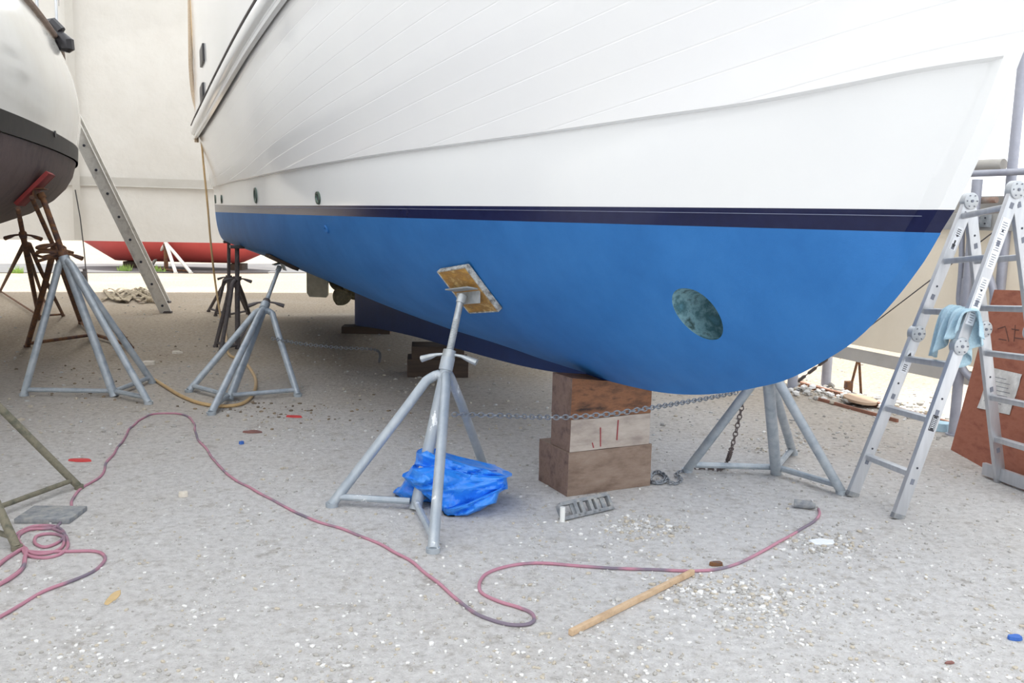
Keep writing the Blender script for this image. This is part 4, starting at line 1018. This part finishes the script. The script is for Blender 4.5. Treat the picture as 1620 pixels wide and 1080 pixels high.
redm = mat('red_scrap', [(206,72,70),(190,60,60)], .7, 0, 20); bl = mat('blue_scrap', [(60,110,190),(50,96,176)], .6); br = mat('brown_scrap', [(140,96,88),(120,84,78)], .8, 0, 20); sh_ = mat('pale_shell', [(226,218,204),(208,198,184)], .7, 0, 30); tn = mat('tan_scrap', [(206,178,132),(192,166,122)], .8, 0, 20)
flat('red_rag', (127, 729), .15, .05, redm, 'bright red scrap on the gravel beneath the left foreground bar', 'scrap', .02, .012)
flat('blue_scrap', (382, 702), .035, .04, bl, 'small blue scrap on the ground left of the front stand', 'scrap', 0, .018)
flat('brown_rag', (399, 684), .13, .06, br, 'flat reddish-brown scrap near the aft stand', 'scrap', 0, .01)
flat('red_tool', (466, 660), .13, .035, redm, 'red handled scrap on the dirt before the aft stand', 'scrap', -.1, .014)
flat('tan_scrap', (179, 945), .04, .13, tn, 'pale tan sliver lying in the lower left gravel', 'scrap', .1, .004)
flat('blue_scrap', (1606, 1011), .05, .035, bl, 'small blue plastic scrap at lower right edge', 'scrap', 0, .014)
flat('brown_leaf', (1502, 1049), .035, .02, br, 'tiny brown leaf in the lower right gravel', 'leaf', .3, .006)
flat('pale_shell', (235, 577), .13, .10, sh_, 'curved pale shell beside the blue-grey stand foot', 'shell', 0, .035)
flat('pale_shell', (281, 559), .12, .07, sh_, 'broken white shell to the right of the curved shell', 'shell', .2, .025)
flat('pale_shell', (290, 785), .05, .04, sh_, 'small white stone in the hose loop at left', 'stone', .2, .025)
flat('dark_scrap', (1132, 894), .06, .03, M['rust'], 'dark rusty scrap touching the hose above the stick', 'scrap', .1, .016)
flat('blue_white_rag', (1487, 680), .16, .16, M['teal'], 'crumpled light blue rag at the foot of the grey post', 'rag', .4, .06)
flat('white_paper', (1300, 858), .14, .07, M['sticker'], 'crumpled pale paper scrap right of the hose connector', 'paper', .1, .008)
# pile of straps far back
b = MB()
for k in range(9):
    P = []; x0 = 165 + random.uniform(-5, 25); 
    for j in range(7): P.append(g(x0 + j*11 + random.uniform(-4,4), 470 + 9*math.sin(j*1.2+k) + random.uniform(-3,3)) + V((0,0,.03 + .03*random.random())))
    b.tube(smooth_path(P, 4), .028, 6, flat=.3)
props(b.build('canvas_heap', mat('dirty_canvas', [(196,184,160),(160,146,122),(110,98,84)], .9, 0, 8)), 'tangled heap of dirty beige canvas near the left ladder foot', 'canvas')

# gravel: nobody could count it
def gravel(name, mts, n, area, rmin, rmax, label, z=0.0, power=1.0):
    b = MB(); ico = bmesh.new(); bmesh.ops.create_icosphere(ico, subdivisions=1, radius=1); ico.verts.index_update()
    base = [v_.co.copy() for v_ in ico.verts]; fcs = [tuple(v_.index for v_ in f.verts) for f in ico.faces]; ico.free()
    for k in range(n):
        p = area(); 
        if p is None: continue
        r_ = rmin + (rmax-rmin)*random.random()**3; a = random.uniform(0, 6.28); sx, sy, sz = random.uniform(.7,1.3), random.uniform(.6,1), random.uniform(.35,.7)
        ca, sa = math.cos(a), math.sin(a); vs = []
        for q in base:
            j = 1 + random.uniform(-.18, .18); x, y, z_ = q.x*sx*r_*j, q.y*sy*r_*j, q.z*sz*r_*j
            vs.append(V((p.x + x*ca - y*sa, p.y + x*sa + y*ca, p.z + z_ + r_*sz*.35)))
        b.cur = random.randrange(len(mts)); b.add(vs, fcs)
    b.cur = 0
    o = b.build(name, mts, smooth=False); props(o, label, 'gravel', kind='stuff'); return o
gm = [mat('stone_pale', (222,220,217), .9), mat('stone_grey', (190,188,185), .9), mat('stone_tan', (186,176,160), .9), mat('stone_mid', (166,162,156), .9)]
def a_near():
    x = random.uniform(-60, 1680); y = 640 + 470*random.random()**.8
    dens = .35 + .65*max(0, noise.noise(V((x*.006, y*.011, 0)))*1.6 + .25) + (.35 if x > 820 else 0)
    return g(x, y) if random.random() < dens else None
gravel('gravel', gm, 11000, a_near, .003, .012, 'loose pale crushed gravel scattered over the yard')
def a_far():
    x = random.uniform(0, 1500); y = random.uniform(470, 700); return g(x, y)
gravel('gravel', [gm[1], gm[2], gm[3]], 1800, a_far, .006, .022, 'sparse small stones on the sandy ground under the boats')
def a_rub():
    s = random.random(); p = g(1215 + 250*s, 605 + 52*s + random.gauss(0, 6)); return p + V((0,0,random.random()*.03))
gravel('rubble', [gm[0], gm[1], gm[2], gm[3]], 420, a_rub, .012, .05, 'ridge of rubble stones along the base of the tan tarp wall')
def a_clump():
    c = random.choice(((1140, 935, 60, 14), (1015, 832, 35, 12), (1210, 955, 60, 20), (1250, 700, 60, 12), (1300, 860, 30, 14)))
    return g(c[0] + random.gauss(0, c[2]), c[1] + random.gauss(0, c[3]))
gravel('gravel', gm, 1500, a_clump, .004, .017, 'clumps of coarser gravel between the stick and ladder')

def a_deb():
    c = random.choice(((105, 590, 45, 10), (140, 625, 40, 6), (380, 640, 40, 8), (480, 650, 40, 6), (430, 655, 60, 14), (250, 560, 60, 20), (560, 650, 60, 16)))
    return g(c[0] + random.gauss(0, c[2]), c[1] + random.gauss(0, c[3]))
gravel('leaf_litter', [mat('litter_dark', (112,98,82), .9), mat('litter_brown', (140,122,100), .9)], 300, a_deb, .004, .02, 'dark bits of leaf litter scattered round the stand feet')
